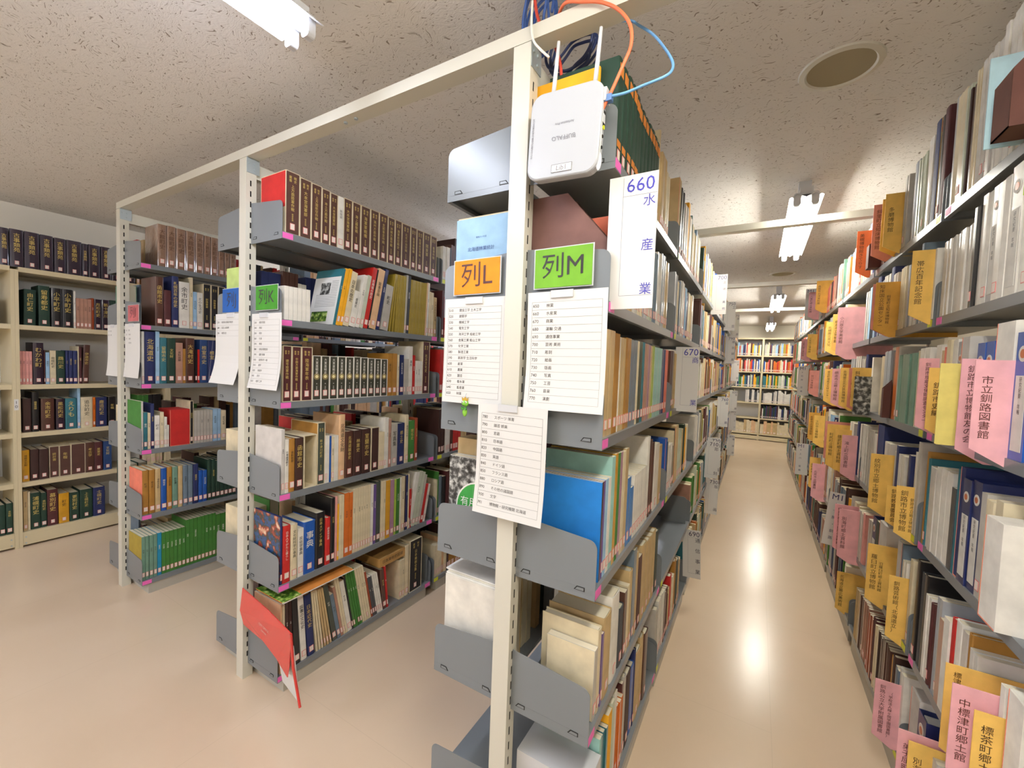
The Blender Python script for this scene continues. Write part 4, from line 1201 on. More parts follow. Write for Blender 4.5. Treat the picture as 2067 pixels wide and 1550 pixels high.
# row M, first bay
run('M', 0, 1.046, 'p ylw .01 .25 1 x=-.05,_ .004,h dgn .041 .272 12,h crm .02 .33 1,_ .01,p tan .03 .27 3,p crm .02 .24 4', 1)
run('M', 1, 1.118, 'p sal .02 .245 1 f=sal,p tan .02 .24 7,p whg .014 .245 5,p crm .016 .25 4,p slv .02 .26 3,p pgr .018 .25 5,p bgy .02 .255 2,p whg .016 .27 5,p slv .02 .28 3,p tan .024 .27 3', 1)
run('M', 5, 1.165, 'p aqu .02 .27 1,p tea .018 .265 3,p ylw .04 .29 1,p pgr .03 .3 1,p whg .03 .31 1,p org .022 .25 3,p mar .02 .28 1,h gry .03 .29 1,h dbr .07 .27 1,h blu .05 .26 1,h nvy .02 .3 1,h tan .08 .27 1,h tan .05 .29 1,h brn .06 .28 1', 1)
run('M', 4, 1.905, 'p tan .012 .25 1', 1)
# row M, second bay
b2 = Y0+PITCH_L+.03
run('N', 0, b2+.006, 'b tan .055 .33,h blk .032 .31 3,h nvy .03 .3 1,p wht .02 .28 2,h brn .03 .27 1,p gry .03 .29 2,h ylw .05 .33 1 f=ylw,p wht .03 .28 2,p tea .02 .3 1,p crm .02 .26 4,p crm .022 .24 4,p lbl .03 .28 1 f=lbl,p wht .018 .27 3,p crm .02 .26 5', 1)
run('N', 1, b2, 'p slv .02 .27 4,p crm .018 .25 4,p bgy .02 .26 2,p whg .02 .27 5,p pkb .02 .25 2,p lbl .02 .26 3,p nvy .018 .24 2,p crm .018 .25 6,p ylw .02 .25 2,p whg .02 .26 4', 1)
run('N', 2, b2, 'h brn .04 .27 3,p tan .03 .26 2,_ .02,p crm .025 .27 3,p brn .024 .26 9,p crm .02 .25 4,p pgr .02 .26 3,p wht .02 .24 2', 1)
run('N', 3, b2, 'b blu .05 .26 1,h blk .02 .24 1,p whg .03 .22 4,h dbr .02 .2 1,h crm .03 .27 1,h blk .02 .28 1,b tan .09 .29 1,p pgr .02 .26 5,p tan .025 .25 3,h dgn .05 .27 1,p ylw .02 .25 2,p crm .02 .26 4', 1)
run('N', 5, b2, 'h gry .04 .26 1,_ .006,p whg .03 .28 5,p brn .02 .26 4,h dbr .03 .2 1,h tan .04 .22 1,h red .05 .27 1 f=red,p crm .02 .24 4,h och .06 .3 1,h dgg .07 .28 1,p tan .02 .25 4', 1)
# right-hand rack, near bays (spines face the aisle)
run('R', 0, 1.30, 'b lgy .06 .37 1,mf top .087,p sal .022 .36 1,_ .02,p wht .022 .36 5,p whg .02 .345 6,p crm .012 .34 3,p dbr .014 .31 3,p pgr .014 .33 2,p crm .035 .34 2,p slv .025 .35 1,_ .012,h mar .04 .36 1,h blk .03 .35 1,_ .015,h nvy .05 .36 1 f=tan,p wht .02 .33 3,p pgr .016 .3 6,p slv .02 .31 3,_ .06,p gry .02 .3 3', -1)
run('R', 0, 2.70, '_ .02,p brn .04 .28 2,mf orange .064,h nvy .05 .29 1,h lgy .04 .3 1,_ .04,h nvy .05 .3 1,p crm .03 .29 3,p crm .022 .27 4,h red .05 .29 1,p pgr .02 .24 3,p wht .03 .27 4,p lbl .03 .26 2', -1)
run('R', 1, 1.375, 'h wht .07 .325 1 f=lim,f whg .055 .31 1,p wht .03 .3 2,f slv .04 .3 1,p wht .03 .3 2,p blk .018 .28 2,p whg .0155 .243 14,p wht .02 .24 1,_ .06,p lgy .02 .25 4,h bgy .03 .3 1,p whg .02 .27 4,p slv .024 .25 2,_ .03,p crm .02 .26 4', -1)
run('R', 1, 2.45, 'p whg .02 .26 4,h nvy .05 .3 1,p wht .03 .28 3,p slv .02 .27 4,h nvy .06 .3 1,p lbl .04 .28 2,p lgy .03 .27 3', -1)
run('R', 2, 1.335, '_ .02,f blu .062 .29 1,_ .01,b wht .085 .32 1,_ .005,f blu .045 .28 2,_ .012,mf pinks .032,b lgy .05 .3 1,f slv .04 .29 1,p wht .022 .3 2,h crm .04 .3 1,p sal .02 .28 1,p tan .02 .27 1,p wht .045 .29 3,p crm .03 .28 1,p ggn .045 .275 5,h gry .02 .31 1,_ .01,p org .05 .31 1,p brn .03 .29 1,mf green .034,p slv .025 .3 4,p crm .02 .28 3', -1)
run('R', 2, 2.79, 'p wht .03 .28 1,_ .08,h nvy .05 .3 1,p gry .02 .28 4,_ .05,p whg .024 .3 5,_ .06,h slv .05 .29 2', -1)
run('R', 3, 1.30, '_ .02,b wht .08 .24 1 x=.03,_ .01,p crm .035 .27 1,h crm .045 .26 1,p gry .03 .27 1,f nvy .05 .29 1,f nvy .05 .285 1,b nvy .03 .31 1,h tea .02 .3 1,p dgr .03 .24 1,p wht .04 .28 3,p whg .03 .27 2,h tea .015 .29 1,h och .02 .31 1,h gry .03 .33 1,p wht .02 .29 2,_ .03,p nvy .02 .27 2,_ .03,p whg .03 .25 3,p nvy .03 .28 1,h gry .04 .25 1,_ .03', -1)
run('R', 3, 2.37, 'p lgy .03 .27 3,_ .02,b nvy .11 .33 1,p wht .03 .28 2,p gry .03 .29 3,_ .05,p whg .03 .3 4,_ .05,h nvy .05 .3 1,_ .08,p wht .04 .28 3', -1)
run('R', 4, 1.25, 'b wht .06 .29 1,_ .016,p wht .02 .28 1,_ .12,p whg .02 .27 2,h och .02 .3 1,p lgy .03 .29 1,h wht .04 .3 1,h red .03 .29 1,p wht .04 .27 1,p pkb .03 .25 1,p slv .02 .3 2,h mar .02 .26 2,p wht .02 .27 2,h blk .03 .32 1,h dgr .04 .31 1,h blk .035 .34 1,p crm .03 .31 1,_ .03,p wht .02 .28 2,b bgy .02 .33 1,h lgy .06 .33 1,_ .04', -1)
run('R', 4, 2.30, 'b lgy .12 .32 1,h dgg .08 .3 1,f nvy .06 .3 1,p gry .03 .27 2,_ .09,p pnk .02 .26 2,p whg .02 .25 5,p crm .02 .26 4', -1)
run('R', 5, 1.62, '_ .02,p lgy .02 .24 2,_ .06,f nvy .07 .29 1,b lgy .08 .31 1,_ .05,p wht .03 .29 1,h whg .02 .3 1,p bgy .024 .28 2,h dbr .03 .3 1,h mus .03 .28 1,p brn .022 .29 5,p dbr .018 .28 4,p crm .016 .28 3,h mar .025 .29 2,p rst .02 .27 4,p pkb .02 .28 5,p brn .02 .27 4,p tan .02 .26 5', -1)
# row L: only the first volumes show from its end
run('L', 1, 1.05, 'p lbl .012 .275 1 f=lbl,p crm .02 .285 4,b tan .04 .3 1,_ .02,p tan .03 .27 3', -1)
run('L', 3, 1.05, 'h gry .036 .275 1,_ .006,b tan .07 .325 1,p crm .03 .27 3', -1)
run('L', 4, 1.045, 'b wht .11 .28 1,h tan .04 .3 1,p crm .03 .27 3', -1)
run('J', 1, 1.05, 'b plg .02 .255 1', -1)
run('J', 3, 1.05, 'b crm .1 .225 1,b crm .1 .225 1', -1)
run('J', 4, 1.05, 'b crm .1 .25 1,h grn .05 .28 1', -1)
run('H', 3, 1.05, 'b crm .08 .23 1', -1)
run('H', 4, 1.05, 'h dgn .05 .26 2', -1)
run('H', 1, 1.05, 'h ggn .05 .26 1', -1)

# ------------------------------------------------------------------ the uncounted rest, one mass
fr = random.Random(21)
for b in range(2, 8):
    for i in range(6):
        y0 = Y0+b*PITCH_L+.03; y1 = Y0+(b+1)*PITCH_L-.012
        if b == 2 and i == 3: y0 += .05
        fill_far('M', 1, SX['M'], y0, y1, TOPS['M'][i], min(hlimit('M', i), .315), fr)
for i in range(6):
    for k, y1 in ((3, 3.82),):
        fill_far('R', -1, SX['R'], 3.62 if i < 4 else 3.05, 3.82, TOPS['R'][i], min(hlimit('R', i), .31), fr, .23)
    for b in range(3, 8):
        fill_far('R', -1, SX['R'], Y0+b*PITCH_R+.03, Y0+(b+1)*PITCH_R-.012, TOPS['R'][i], min(hlimit('R', i), .31), fr, .22)
    for b in (1, 2):
        fill_far('K', 1, SX['K'], Y0+b*PITCH_J+.035, Y0+(b+1)*PITCH_J-.012, TOPS['K'][i], min(hlimit('K', i), .29), fr)
        fill_far('K', 1, SX['I'], Y0+b*PITCH_J+.035, Y0+(b+1)*PITCH_J-.012, TOPS['I'][i], min(hlimit('I', i), .29), fr)
    for b in (0, 1):
        ys = Y0+b*PITCH_J+(.03 if b else (.3 if i in (3, 4) else .12)); ye = Y0+(b+1)*PITCH_J-.012
        fill_far('K', -1, SX['J'], ys, ye, TOPS['J'][i], .27 if i else .2, fr)
        fill_far('K', -1, SX['H'], ys, ye, TOPS['H'][i], .27 if i else .0 or .2, fr)
        if i not in (0, 5): fill_far('M', -1, SX['L'], Y0+b*PITCH_L+(.03 if b else .35), Y0+(b+1)*PITCH_L-.012, TOPS['L'][i], .29, fr)
# end bookcases
for u in range(3):
    xa = .079-.87+u*.87+.03
    for i, z in enumerate(FLEV):
        if u == 0 and i == 4: continue
        x = xa; pal = [['red','mar','wht','lbl','nvy','ylw','crm','olv','gry'], ['red','pnk','blu','wht','org','mar','crm'], ['grn','ylw','wht','nvy','pgr','tea'], ['wht','lgy','dgr'], ['nvy','mar','dgn','wht'], ['tan','crm','pch','crm']][i]
        end = xa+.8
        while x < end:
            if u == 0 and i == 3 and xa+.3 < x < xa+.55: x = xa+.55
            t = fr.uniform(.016, .034) if i < 5 else fr.uniform(.03, .1); h = fr.uniform(.21, .29)
            c = lin(PAL[fr.choice(pal)][1])
            STUFF.box(x, x+t-.0012, 10.80, 10.99, z+.0003, z+h, 0, c)
            STUFF.box(x+t*.2, x+t*.7, 10.7992, 10.80, z+.02, z+.05, 0, lin('E8D8CE'))
            x += t
# left neighbour of the wall case
for i, z in enumerate(WLEV):
    y = .60 if i != 5 else .2
    if i in (1, 3, 4): STUFF.box(-4.9, -4.66, .5, .70, z+.0003, z+.2, 0, C('lgy'))
    fill_far('K', 1, -4.63, 1.48, 1.655, z+.0003, .25, fr)
st = STUFF.build('far_shelf_books', M['vcol'])
tag(st, 'far rows of mixed books filling the distant bays of all racks', 'books', None, 'stuff')
# ------------------------------------------------------------------ paper lists, row plates and shelf signs
def sheet(label, x0, x1, z0, z1, y, rows, roll=0.0, curl=0.0, ruled=True, margin=.06, clip=.45, extra=0):
    """a printed sheet hanging in the plane y, seen from the front"""
    w, h = x1-x0, z1-z0
    r = empty('list_sheet', ((x0+x1)/2, y, (z0+z1)/2), (0, roll, 0))
    tag(r, label, 'notice', None)
    def bend(mb, lift=0.0):
        mb.v = [(a, b-lift-curl*max(0, (.5-(c/h+.5)))**2*4, c) for a, b, c in mb.v]
    mb = MB(); n = 10
    for k in range(n):
        a, b = -h/2+h*k/n, -h/2+h*(k+1)/n
        mb.add([(-w/2, 0, a), (w/2, 0, a), (w/2, 0, b), (-w/2, 0, b)], [(0, 1, 2, 3)])
        mb.add([(-w/2, .0004, a), (w/2, .0004, a), (w/2, .0004, b), (-w/2, .0004, b)], [(3, 2, 1, 0)])
    mb.add([(-w/2, 0, h/2), (w/2, 0, h/2), (w/2, .0004, h/2), (-w/2, .0004, h/2)], [(0, 1, 2, 3)])
    mb.add([(-w/2, 0, -h/2), (-w/2, .0004, -h/2), (-w/2, .0004, h/2), (-w/2, 0, h/2)], [(0, 1, 2, 3)])
    bend(mb)
    p = mb.build('paper', M['paper'], r)
    import bmesh
    bm = bmesh.new(); bm.from_mesh(p.data); bmesh.ops.remove_doubles(bm, verts=bm.verts, dist=1e-6); bm.to_mesh(p.data); bm.free()
    L = -w/2+w*margin; Rr = w/2-w*margin; T = h/2-h*.085; pitch = (h*.855)/max(len(rows)+extra, 11)
    if ruled:
        ru = MB()
        nn = len(rows)
        for k in range(nn+1): ru.box(L, Rr, -.0004, 0, T-k*pitch-.0003, T-k*pitch+.0003)
        for k in range(nn):
            for xx in (L, Rr): ru.box(xx-.0003, xx+.0003, -.0004, 0, T-(k+1)*pitch, T-k*pitch)
        bend(ru); ru.build('ruling', M['ink'], r, lin('9A9894'))
    lt = MB()
    for k, (num, txt) in enumerate(rows):
        zc = T-(k+.5)*pitch
        write(lt, num, (L+w*.012, -.0006, zc), min(.012, pitch*.62), (1, 0, 0), (0, 0, 1), False, 'LEFT')
        write(lt, txt, (L+w*.19, -.0006, zc), min(.0105, pitch*.55), (1, 0, 0), (0, 0, 1), False, 'LEFT')
    bend(lt); lt.build('lettering', M['ink'], r, lin('4A4744'))
    cl = MB().box(-w*.14+w*(clip-.5), w*.14+w*(clip-.5), -.004, .0006, h/2-h*.055, h/2+.002); cl.build('clip', M['white_plastic'], r)
    return r
ROWS_L = [('510', '建設工学 土木工学'), ('520', '建築学'), ('530', '機械工学'), ('540', '電気工学'), ('550', '海洋工学 船舶工学'), ('560', '金属工業 鉱山工学'), ('570', '化学工業'), ('580', '製造工業'),
 ('590', '家政学 生活科学'), ('600', '産業'), ('610', '農業'), ('620', '園芸'), ('630', '蚕糸業'), ('640', '畜産業'), ('650', '林業')]
ROWS_M = [('650', '林業'), ('660', '水産業'), ('670', '商業'), ('680', '運輸 交通'), ('690', '通信事業'), ('700', '芸術 美術'), ('710', '彫刻'), ('720', '絵画'), ('730', '版画'), ('740', '写真'), ('750', '工芸'), ('760', '音楽'), ('770', '演劇')]
ROWS_P = [('780', 'スポーツ 体育'), ('790', '諸芸 娯楽'), ('800', '言語'), ('810', '日本語'), ('820', '中国語'), ('830', '英語'), ('840', 'ドイツ語'), ('850', 'フランス語'), ('880', 'ロシア語'), ('890', 'その他の諸国語'), ('900', '文学'), ('M1', '博物館・研究機関 北海道')]
ROWS_K = [('330', '経済 財政'), ('340', '財政'), ('350', '統計'), ('360', '社会'), ('370', '教育'), ('380', '民俗 民間信仰'), ('390', '国防 軍事'), ('400', '自然科学 一般'), ('410', '数学'), ('420', '物理学'), ('440', '天文'), ('450', '地学 工学')]
ROWS_J = [('210', '地方誌 北海道 市町村'), ('280', '伝記 人名辞典'), ('290', '地理 紀行')]
sheet('white class list from 510 to 650 under the orange row L plate', -.833, -.617, 1.36, 1.671, 1.003, ROWS_L, 0, .004, clip=.5)
sheet('white class list from 650 to 770 under the green row M plate', -.545, -.323, 1.364, 1.676, 1.003, ROWS_M, radians(-.6), .012)
sheet('white class list from 780 to M1 taped across the foremost post', -.686, -.466, 1.055, 1.367, .984, ROWS_P, radians(.4), .012)
sheet('small-print class list under the green row K plate', -1.912, -1.69, 1.338, 1.659, 1.003, ROWS_K, radians(0), .02, margin=.07, clip=.42)
sheet('mostly blank class list under the blue row J plate', -2.226, -2.006, 1.344, 1.667, 1.003, ROWS_J, radians(0), .03, clip=.62)
sheet('pale list sheet on the wall-side rack, right of its post', -3.32, -3.1, 1.32, 1.64, 1.003, [('200', '歴史'), ('210', '日本史'), ('211', '北海道'), ('', '市町村史')], 0, .01, ruled=False)
sheet('pale list sheet on the wall-side rack, left of its post', -3.60, -3.415, 1.317, 1.638, 1.003, [('170', '神道'), ('180', '仏教')], 0, .01, ruled=False)
def plate(label, x0, x1, z0, z1, y, col, s, roll=0.0, ink='231D1A', sx=1.0):
    w, h = x1-x0, z1-z0
    r = MB().box(-w/2, w/2, 0, .002, -h/2, h/2).build('row_plate', M['card'], None, lin(col))
    r.location = ((x0+x1)/2, y, (z0+z1)/2); r.rotation_euler = (0, roll, 0)
    tag(r, label, 'row sign', 'row letter plates')
    lt = MB(); write(lt, s, (0, -.0008, 0), 1, (1, 0, 0), (0, 0, 1), fit=(w*.72, h*.72)); lt.build('lettering', M['ink'], r, lin(ink))
    MB().box(-w/2-.004, w/2+.004, .002, .0032, -h/2-.003, h/2+.003).build('holder', M['clear'], r)
M['clear'] = simple('clear_acrylic', 'C9CFD1', .2)
plate('orange row plate reading L beside the frog charm list', -.803, -.643, 1.684, 1.783, 1.0055, 'E88E1A', '列L', radians(-.3), '4A1D10')
plate('light green row plate reading M on the foremost rack', -.53, -.37, 1.687, 1.788, 1.0055, '70A92C', '列M', radians(-.5))
plate('green row plate reading K above its small-print list', -1.889, -1.729, 1.675, 1.776, 1.0055, '3C8A1E', '列K')
plate('blue row plate reading J partly behind the second post', -2.17, -2.01, 1.673, 1.78, 1.0055, '1858A8', '列J', 0, '1C2440')
plate('faded red row plate on the wall-side rack end', -3.28, -3.13, 1.655, 1.75, 1.0055, 'C2686A', '列I', 0, '6A3036')

def shelf_sign(label, y, z0, num, txt, x0=-.342, w=.105, h=.305, both=False, ink=INK_BLUE, side=1, roll=0.0, pend=0.0):
    """white board standing out from the shelf edge into the aisle"""
    r = MB().box(0, w, 0, .003, 0, h).build('shelf_sign', M['paper'])
    r.location = (x0, y, z0); r.rotation_euler = (0, roll, 0)
    tag(r, label, 'shelf sign', 'white class boards along row M' if side > 0 else 'white class boards along the museum files')
    ru = MB(); xl = w*.30
    ru.box(xl-.0004, xl+.0004, -.0004, 0, h*.1, h*.985); ru.box(xl, w-.002, -.0004, 0, h*.1-.0004, h*.1+.0004)
    ru.box(xl, w-.001, -.0004, 0, h*.845-.0004, h*.845+.0004)
    if side > 0: ru.build('ruling', M['ink'], r, lin('8A8C98'))
    lt = MB()
    if side < 0: xl = w*-.2
    write(lt, num, ((xl+w)/2, -.0006, h*.915), 1, (1, 0, 0), (0, 0, 1), fit=(w*.6, h*.1))
    n = len(txt)
    for k, ch in enumerate(txt):
        if ch == ' ': continue
        zc = h*.79-(h*.65)*(k/max(1, n-1)) if n > 1 else h*.78
        write(lt, ch, (w*(.84 if side > 0 else .36), -.0006, zc), .03 if n < 5 else .022, (1, 0, 0), (0, 0, 1))
    lt.build('lettering', M['ink'], r, ink)
    return r
shelf_sign('large white sign 660 hanging by the foremost green plate', 1.03, 1.627, '660', '水産業', -.342, .117, .322)
shelf_sign('white sign 670 standing at the end of the first bay', 2.12, 1.288, '670', '商業')
shelf_sign('white sign 690 leaning out just above the aisle floor', 2.832, .171, '690', '通信事業', ink=lin('2E2A4A'), roll=radians(-3))
shelf_sign('white sign 700 before the top books of row M', 3.613, 1.928, '700', '芸術 美術', ink=lin('5A5A86'))
shelf_sign('white sign 720 tucked close behind the 710 sign', 3.83, .63, '720', '絵画', ink=lin('35324F'), x0=-.333)
shelf_sign('white sign 710 low on row M above the 730 sign', 3.762, .611, '710', '彫刻', ink=lin('35324F'))
shelf_sign('white sign 730 near the floor under the 710 sign', 3.968, .252, '730', '版画', ink=lin('35324F'))
shelf_sign('white sign 760 halfway up row M past the orange file', 4.803, .921, '760', '音楽', ink=lin('3F3D70'))
shelf_sign('pale sign 790 upper right of the maroon volume', 5.342, 1.583, '790', '諸芸娯楽', ink=lin('55536A'))
shelf_sign('tall pale sign 750 highest behind the 700 sign', 5.043, 1.93, '750', '工芸', ink=lin('55536A'))
shelf_sign('small far sign 830 level with the 760 sign', 6.975, .91, '830', '英語', ink=lin('55536A'))
shelf_sign('small far sign 880 under the 830 sign', 6.989, .628, '880', 'ロシア', ink=lin('55536A'))
shelf_sign('small far sign 890 lowest, close to the floor', 6.963, .255, '890', '諸国語', ink=lin('55536A'))
shelf_sign('small far sign 800 above the 830 sign', 6.95, 1.36, '800', '言語', ink=lin('55536A'))
shelf_sign('far sign 770 beside the tall pale 750 sign', 6.1, 1.93, '770', '演劇', ink=lin('55536A'))
for lb, y, z0, t in (('white sign M1-3 at top of the museum-file rack', 5.512, 2.075, '3渡島 檜山'), ('white sign M1-2 on the third shelf of museum files', 5.813, 1.249, '2石狩 日高'),
    ('white sign M1-4 among low museum files', 5.39, .42, '4上川 留萌'), ('tilted white sign M1-6 above the floor among pink and yellow files', 3.238, .43, '6十勝・釧路')):
    shelf_sign(lb, y, z0, 'M1', t, .402, .11, .335, ink=lin('33366E'), side=-1, roll=radians(5) if '6' in t else 0)

# ------------------------------------------------------------------ envelopes with museum names between the files
ENV = {'y': ('yellow', 'F3C666'), 'p': ('pink', 'EFB2B8'), 'o': ('orange', 'D9672F'), 's': ('salmon pink', 'DE9488'), 'l': ('pale yellow', 'EBDD7E'), 'c': ('amber', 'DCA648')}
def envelope(col, y, xl, z0, z1, txt, label, tilt=0.0, cut=.055, txt2=None, xr=.70):
    cw, hx = ENV[col]
    h = z1-z0; d = xr-xl
    poly = [(cut, 0), (d, 0), (d, h), (0, h), (0, cut*.62)]
    r = MB().prism(poly, -.0015, .0015, 'y').build('divider_envelope', M['card'], None, lin(hx))
    r.location = (xl, y, z0); r.rotation_euler = (0, tilt, 0)
    tag(r, label, 'file divider', 'paper dividers among the museum files')
    lt = MB()
    write(lt, txt, (.022, -.0022, h*.56), 1, (1, 0, 0), (0, 0, 1), True, fit=(.02, h*.74))
    if txt2: write(lt, txt2, (.045, -.0022, h*.5), 1, (1, 0, 0), (0, 0, 1), True, fit=(.013, h*.7))
    lt.build('lettering', M['ink'], r, lin('5A2F24' if col in 'ps' else '4A3212'))
envelope('y', 1.989, .447, 1.672, 1.93, '帯広百年記念館', 'yellow divider with a bold hall name, second shelf, beside the off-white pamphlet set')
envelope('y', 2.45, .447, 2.03, 2.292, '多磨博物館', 'yellow divider on the top shelf in front of another yellow one')
envelope('y', 2.53, .452, 2.032, 2.297, '大年書郷土資料館', 'yellow divider on the top shelf half behind another')
envelope('s', 2.70, .45, 2.05, 2.33, '斜里町立知床博物館', 'salmon divider on the top shelf behind two yellow ones')
envelope('o', 3.02, .44, 2.036, 2.296, '美幌博物館きてらす', 'bright orange divider on the top shelf, alone')
envelope('c', 2.415, .43, 1.66, 1.90, '知床国立公園センター', 'wide amber divider with two lines, second shelf', txt2='斜里町立知床博物館')
envelope('s', 2.44, .425, 1.665, 1.898, '館', 'salmon divider hidden behind the wide amber one')
envelope('p', 3.364, .422, 1.59, 1.92, '小川原文学美術館', 'pink divider on the second shelf past the amber one')
envelope('y', 3.55, .42, 1.63, 1.90, '網走市立博物館', 'yellow divider just past the second-shelf pink one')
envelope('y', 3.95, .43, 1.64, 1.89, '北網圏北見文化', 'narrow yellow divider farther along the second shelf')
envelope('p', 1.418, .446, 1.274, 1.532, '市立釧路図書館', 'large pink divider for a city library beside the blue binder', cut=.075)
envelope('p', 1.571, .468, 1.263, 1.54, '釧路市立博物館友の会', 'narrow pink divider behind the large pink one')
envelope('l', 1.617, .44, 1.30, 1.528, '', 'blank pale yellow envelope between the narrow brown file and pink dividers', cut=.004)
envelope('y', 1.82, .47, 1.29, 1.519, '釧路市史編', 'amber-yellow divider beside the pale yellow envelope')
envelope('p', 1.88, .46, 1.293, 1.551, '釧路市埋蔵文化財調査センター', 'pink divider between white booklets and the amber one')
envelope('y', 2.84, .435, 1.293, 1.531, '斜里町教育委員会', 'yellow divider behind the snowy photograph, third shelf', txt2='知床')
envelope('s', 2.95, .437, 1.28, 1.53, '美幌農業館', 'salmon divider in the third-shelf cluster')
envelope('y', 3.248, .44, 1.272, 1.536, '北海道立北方民族博物館', 'yellow divider in the middle of the third-shelf cluster')
envelope('p', 3.45, .425, 1.273, 1.531, '網走市立郷土博物館', 'pale pink divider in the third-shelf cluster')
envelope('y', 3.68, .411, 1.273, 1.531, '常呂町埋蔵文化財センター', 'yellow divider at the far end of the third-shelf cluster')
envelope('y', 2.35, .445, .885, 1.153, '紋別市立郷土博物館', 'yellow divider before a white clear folder, fourth shelf')
envelope('p', 3.013, .438, .893, 1.149, '滝上町立図書館', 'pink divider on the fourth shelf by the large navy box')
envelope('y', 3.2, .43, .885, 1.16, '雄武町郷土資料館', 'yellow divider next beyond the fourth-shelf pink one')
envelope('y', 3.399, .414, .871, 1.169, '利尻町立博物館', 'yellow divider with a large name, fourth shelf farther on')
envelope('s', 3.6, .425, .88, 1.17, '稚内市北方記念館', 'salmon divider at the far end of the fourth-shelf cluster')
envelope('y', 2.008, .458, .888, 1.094, '釧路市立博物館', 'yellow divider with bold city museum name, fourth shelf', txt2='釧路市立郷土博物館')
envelope('y', 2.147, .462, .887, 1.062, '釧路教育委員会', 'yellow divider close behind the bold city museum one')
envelope('y', 2.281, .445, .511, .78, '羅臼町立博物館', 'yellow divider before a grey-brown box, fifth shelf', txt2='旧羅臼町郷土資料館')
envelope('y', 2.021, .46, .495, .756, '釧路芸術館（北海道立）', 'yellow divider against black tall books, fifth shelf')
envelope('p', 2.82, .421, .482, .771, '別海町郷土資料館', 'pink divider on the fifth shelf before a grey board')
envelope('p', 2.92, .415, .49, .77, '根室市歴史と自然の資料館', 'second pink divider on the fifth shelf')
envelope('p', 1.357, .435, .53, .772, '中標津町郷土館', 'large pink divider near the corner, fifth shelf')
envelope('y', 1.45, .45, .514, .77, '標津町ポー川史跡自然公園', 'yellow divider standing just behind the corner pink one')
envelope('y', 1.325, .463, .53, .742, '標茶町郷土館', 'yellow divider in front of the corner pink one')
envelope('p', 1.699, .436, .14, .401, '弟子屈町図書館', 'pink divider on the bottom shelf nearest the camera')
envelope('y', 1.675, .455, .14, .39, '別海町郷土館', 'yellow divider on the bottom shelf nearest the camera')
envelope('p', 1.991, .438, .128, .373, '釧路公立大学附属図書館', 'pink divider on the bottom shelf before leaves of colour print', txt2='（学校法人緑ヶ岡学園図書館）')
envelope('y', 3.012, .46, .11, .359, '北海道立帯広美術館', 'narrow yellow divider at the far end of the bottom shelf')
envelope('y', 4.3, .43, .885, 1.15, '士別市立博物館', 'yellow divider far along the fourth shelf')
envelope('c', 4.6, .42, .88, 1.15, '名寄市北国博物館', 'amber divider far along the fourth shelf')
envelope('y', 4.4, .43, .49, .78, '美瑛町郷土学館', 'yellow divider far along the fifth shelf')
envelope('p', 4.1, .42, .48, .78, '北見市立図書館', 'pink divider far along the fifth shelf')
envelope('s', 4.9, .43, 1.28, 1.53, '旭川市博物館', 'salmon divider far along the third shelf')
envelope('y', 5.2, .42, 1.64, 1.9, '三笠市立博物館', 'yellow divider far along the second shelf')
envelope('p', 5.9, .42, 1.64, 1.9, '江差町郷土資料館', 'pink divider farthest along the second shelf')
envelope('p', 5.25, .41, 2.05, 2.33, '八雲町郷土資料館', 'pink divider far along the top shelf before a sign')
envelope('c', 4.7, .42, 2.05, 2.34, '函館市北洋資料館', 'amber divider far along the top shelf')

# slant-cut magazine files
def magazine_file(label, x, y, z, w, d, h, side, col='6E4A42', low=.45):
    # side view: tall at the back, cut down towards the spine
    mb = MB(); t = .003
    poly = [(-d, 0), (0, 0), (0, h*low), (-d*.52, h), (-d, h)]
    mb.prism(poly, 0, t, 'y'); mb.prism(poly, w-t, w, 'y')
    mb.box(-d, 0, t*.5, w-t*.5, 0, t); mb.box(-d, -d+t, t*.5, w-t*.5, 0, h); mb.box(-t, 0, t*.5, w-t*.5, 0, h*low)
    if side < 0: mb.v = [(-a, b, c) for a, b, c in mb.v]; mb.f = [tuple(reversed(f)) for f in mb.f]
    o = mb.build('magazine_file', M['card'], None, lin(col)); o.location = (x, y, z)
    tag(o, label, 'magazine file', 'slant-cut magazine files'); return o
magazine_file('brown slant-cut magazine file at row M\'s front above the green plate', SX['M'], 1.048, TOP_B[1], .065, .245, .296, 1, '74524B', .5)
magazine_file('brown slant-cut magazine file on the museum-file rack\'s top shelf', .447, MF['top']+.001, TOP_C[0], .085, .25, .28, -1, '5F3A30', .45)
magazine_file('narrow brown slant-cut file between pink dividers', .482, MF['pinks']+.001, TOP_C[2], .03, .2, .2, -1, '5A332A', .42)
magazine_file('dark brown slant-cut file by the orange divider', .46, MF['orange']+.001, TOP_C[0], .06, .24, .24, -1, '4A2A22', .5)
magazine_file('brown slant-cut file after the green-grey volumes, third shelf', .485, MF['green']+.001, TOP_C[2], .03, .2, .26, -1, '5A332A', .5)
o = MB().box(0, .2, 0, .004, 0, .215).build('light_blue_folder', M['card'], None, lin('BFE3EC')); o.location = (.445, MF['top']+.114, 2.0455)
tag(o, 'light blue folder on the top museum shelf behind the brown file', 'folder')
o = MB().box(0, .075, 0, .002, 0, .2).build('snow_photograph', M['photo_b']); o.location = (.44, 2.795, 1.285)
tag(o, 'snowy landscape photograph sheet standing among yellow dividers', 'photograph')

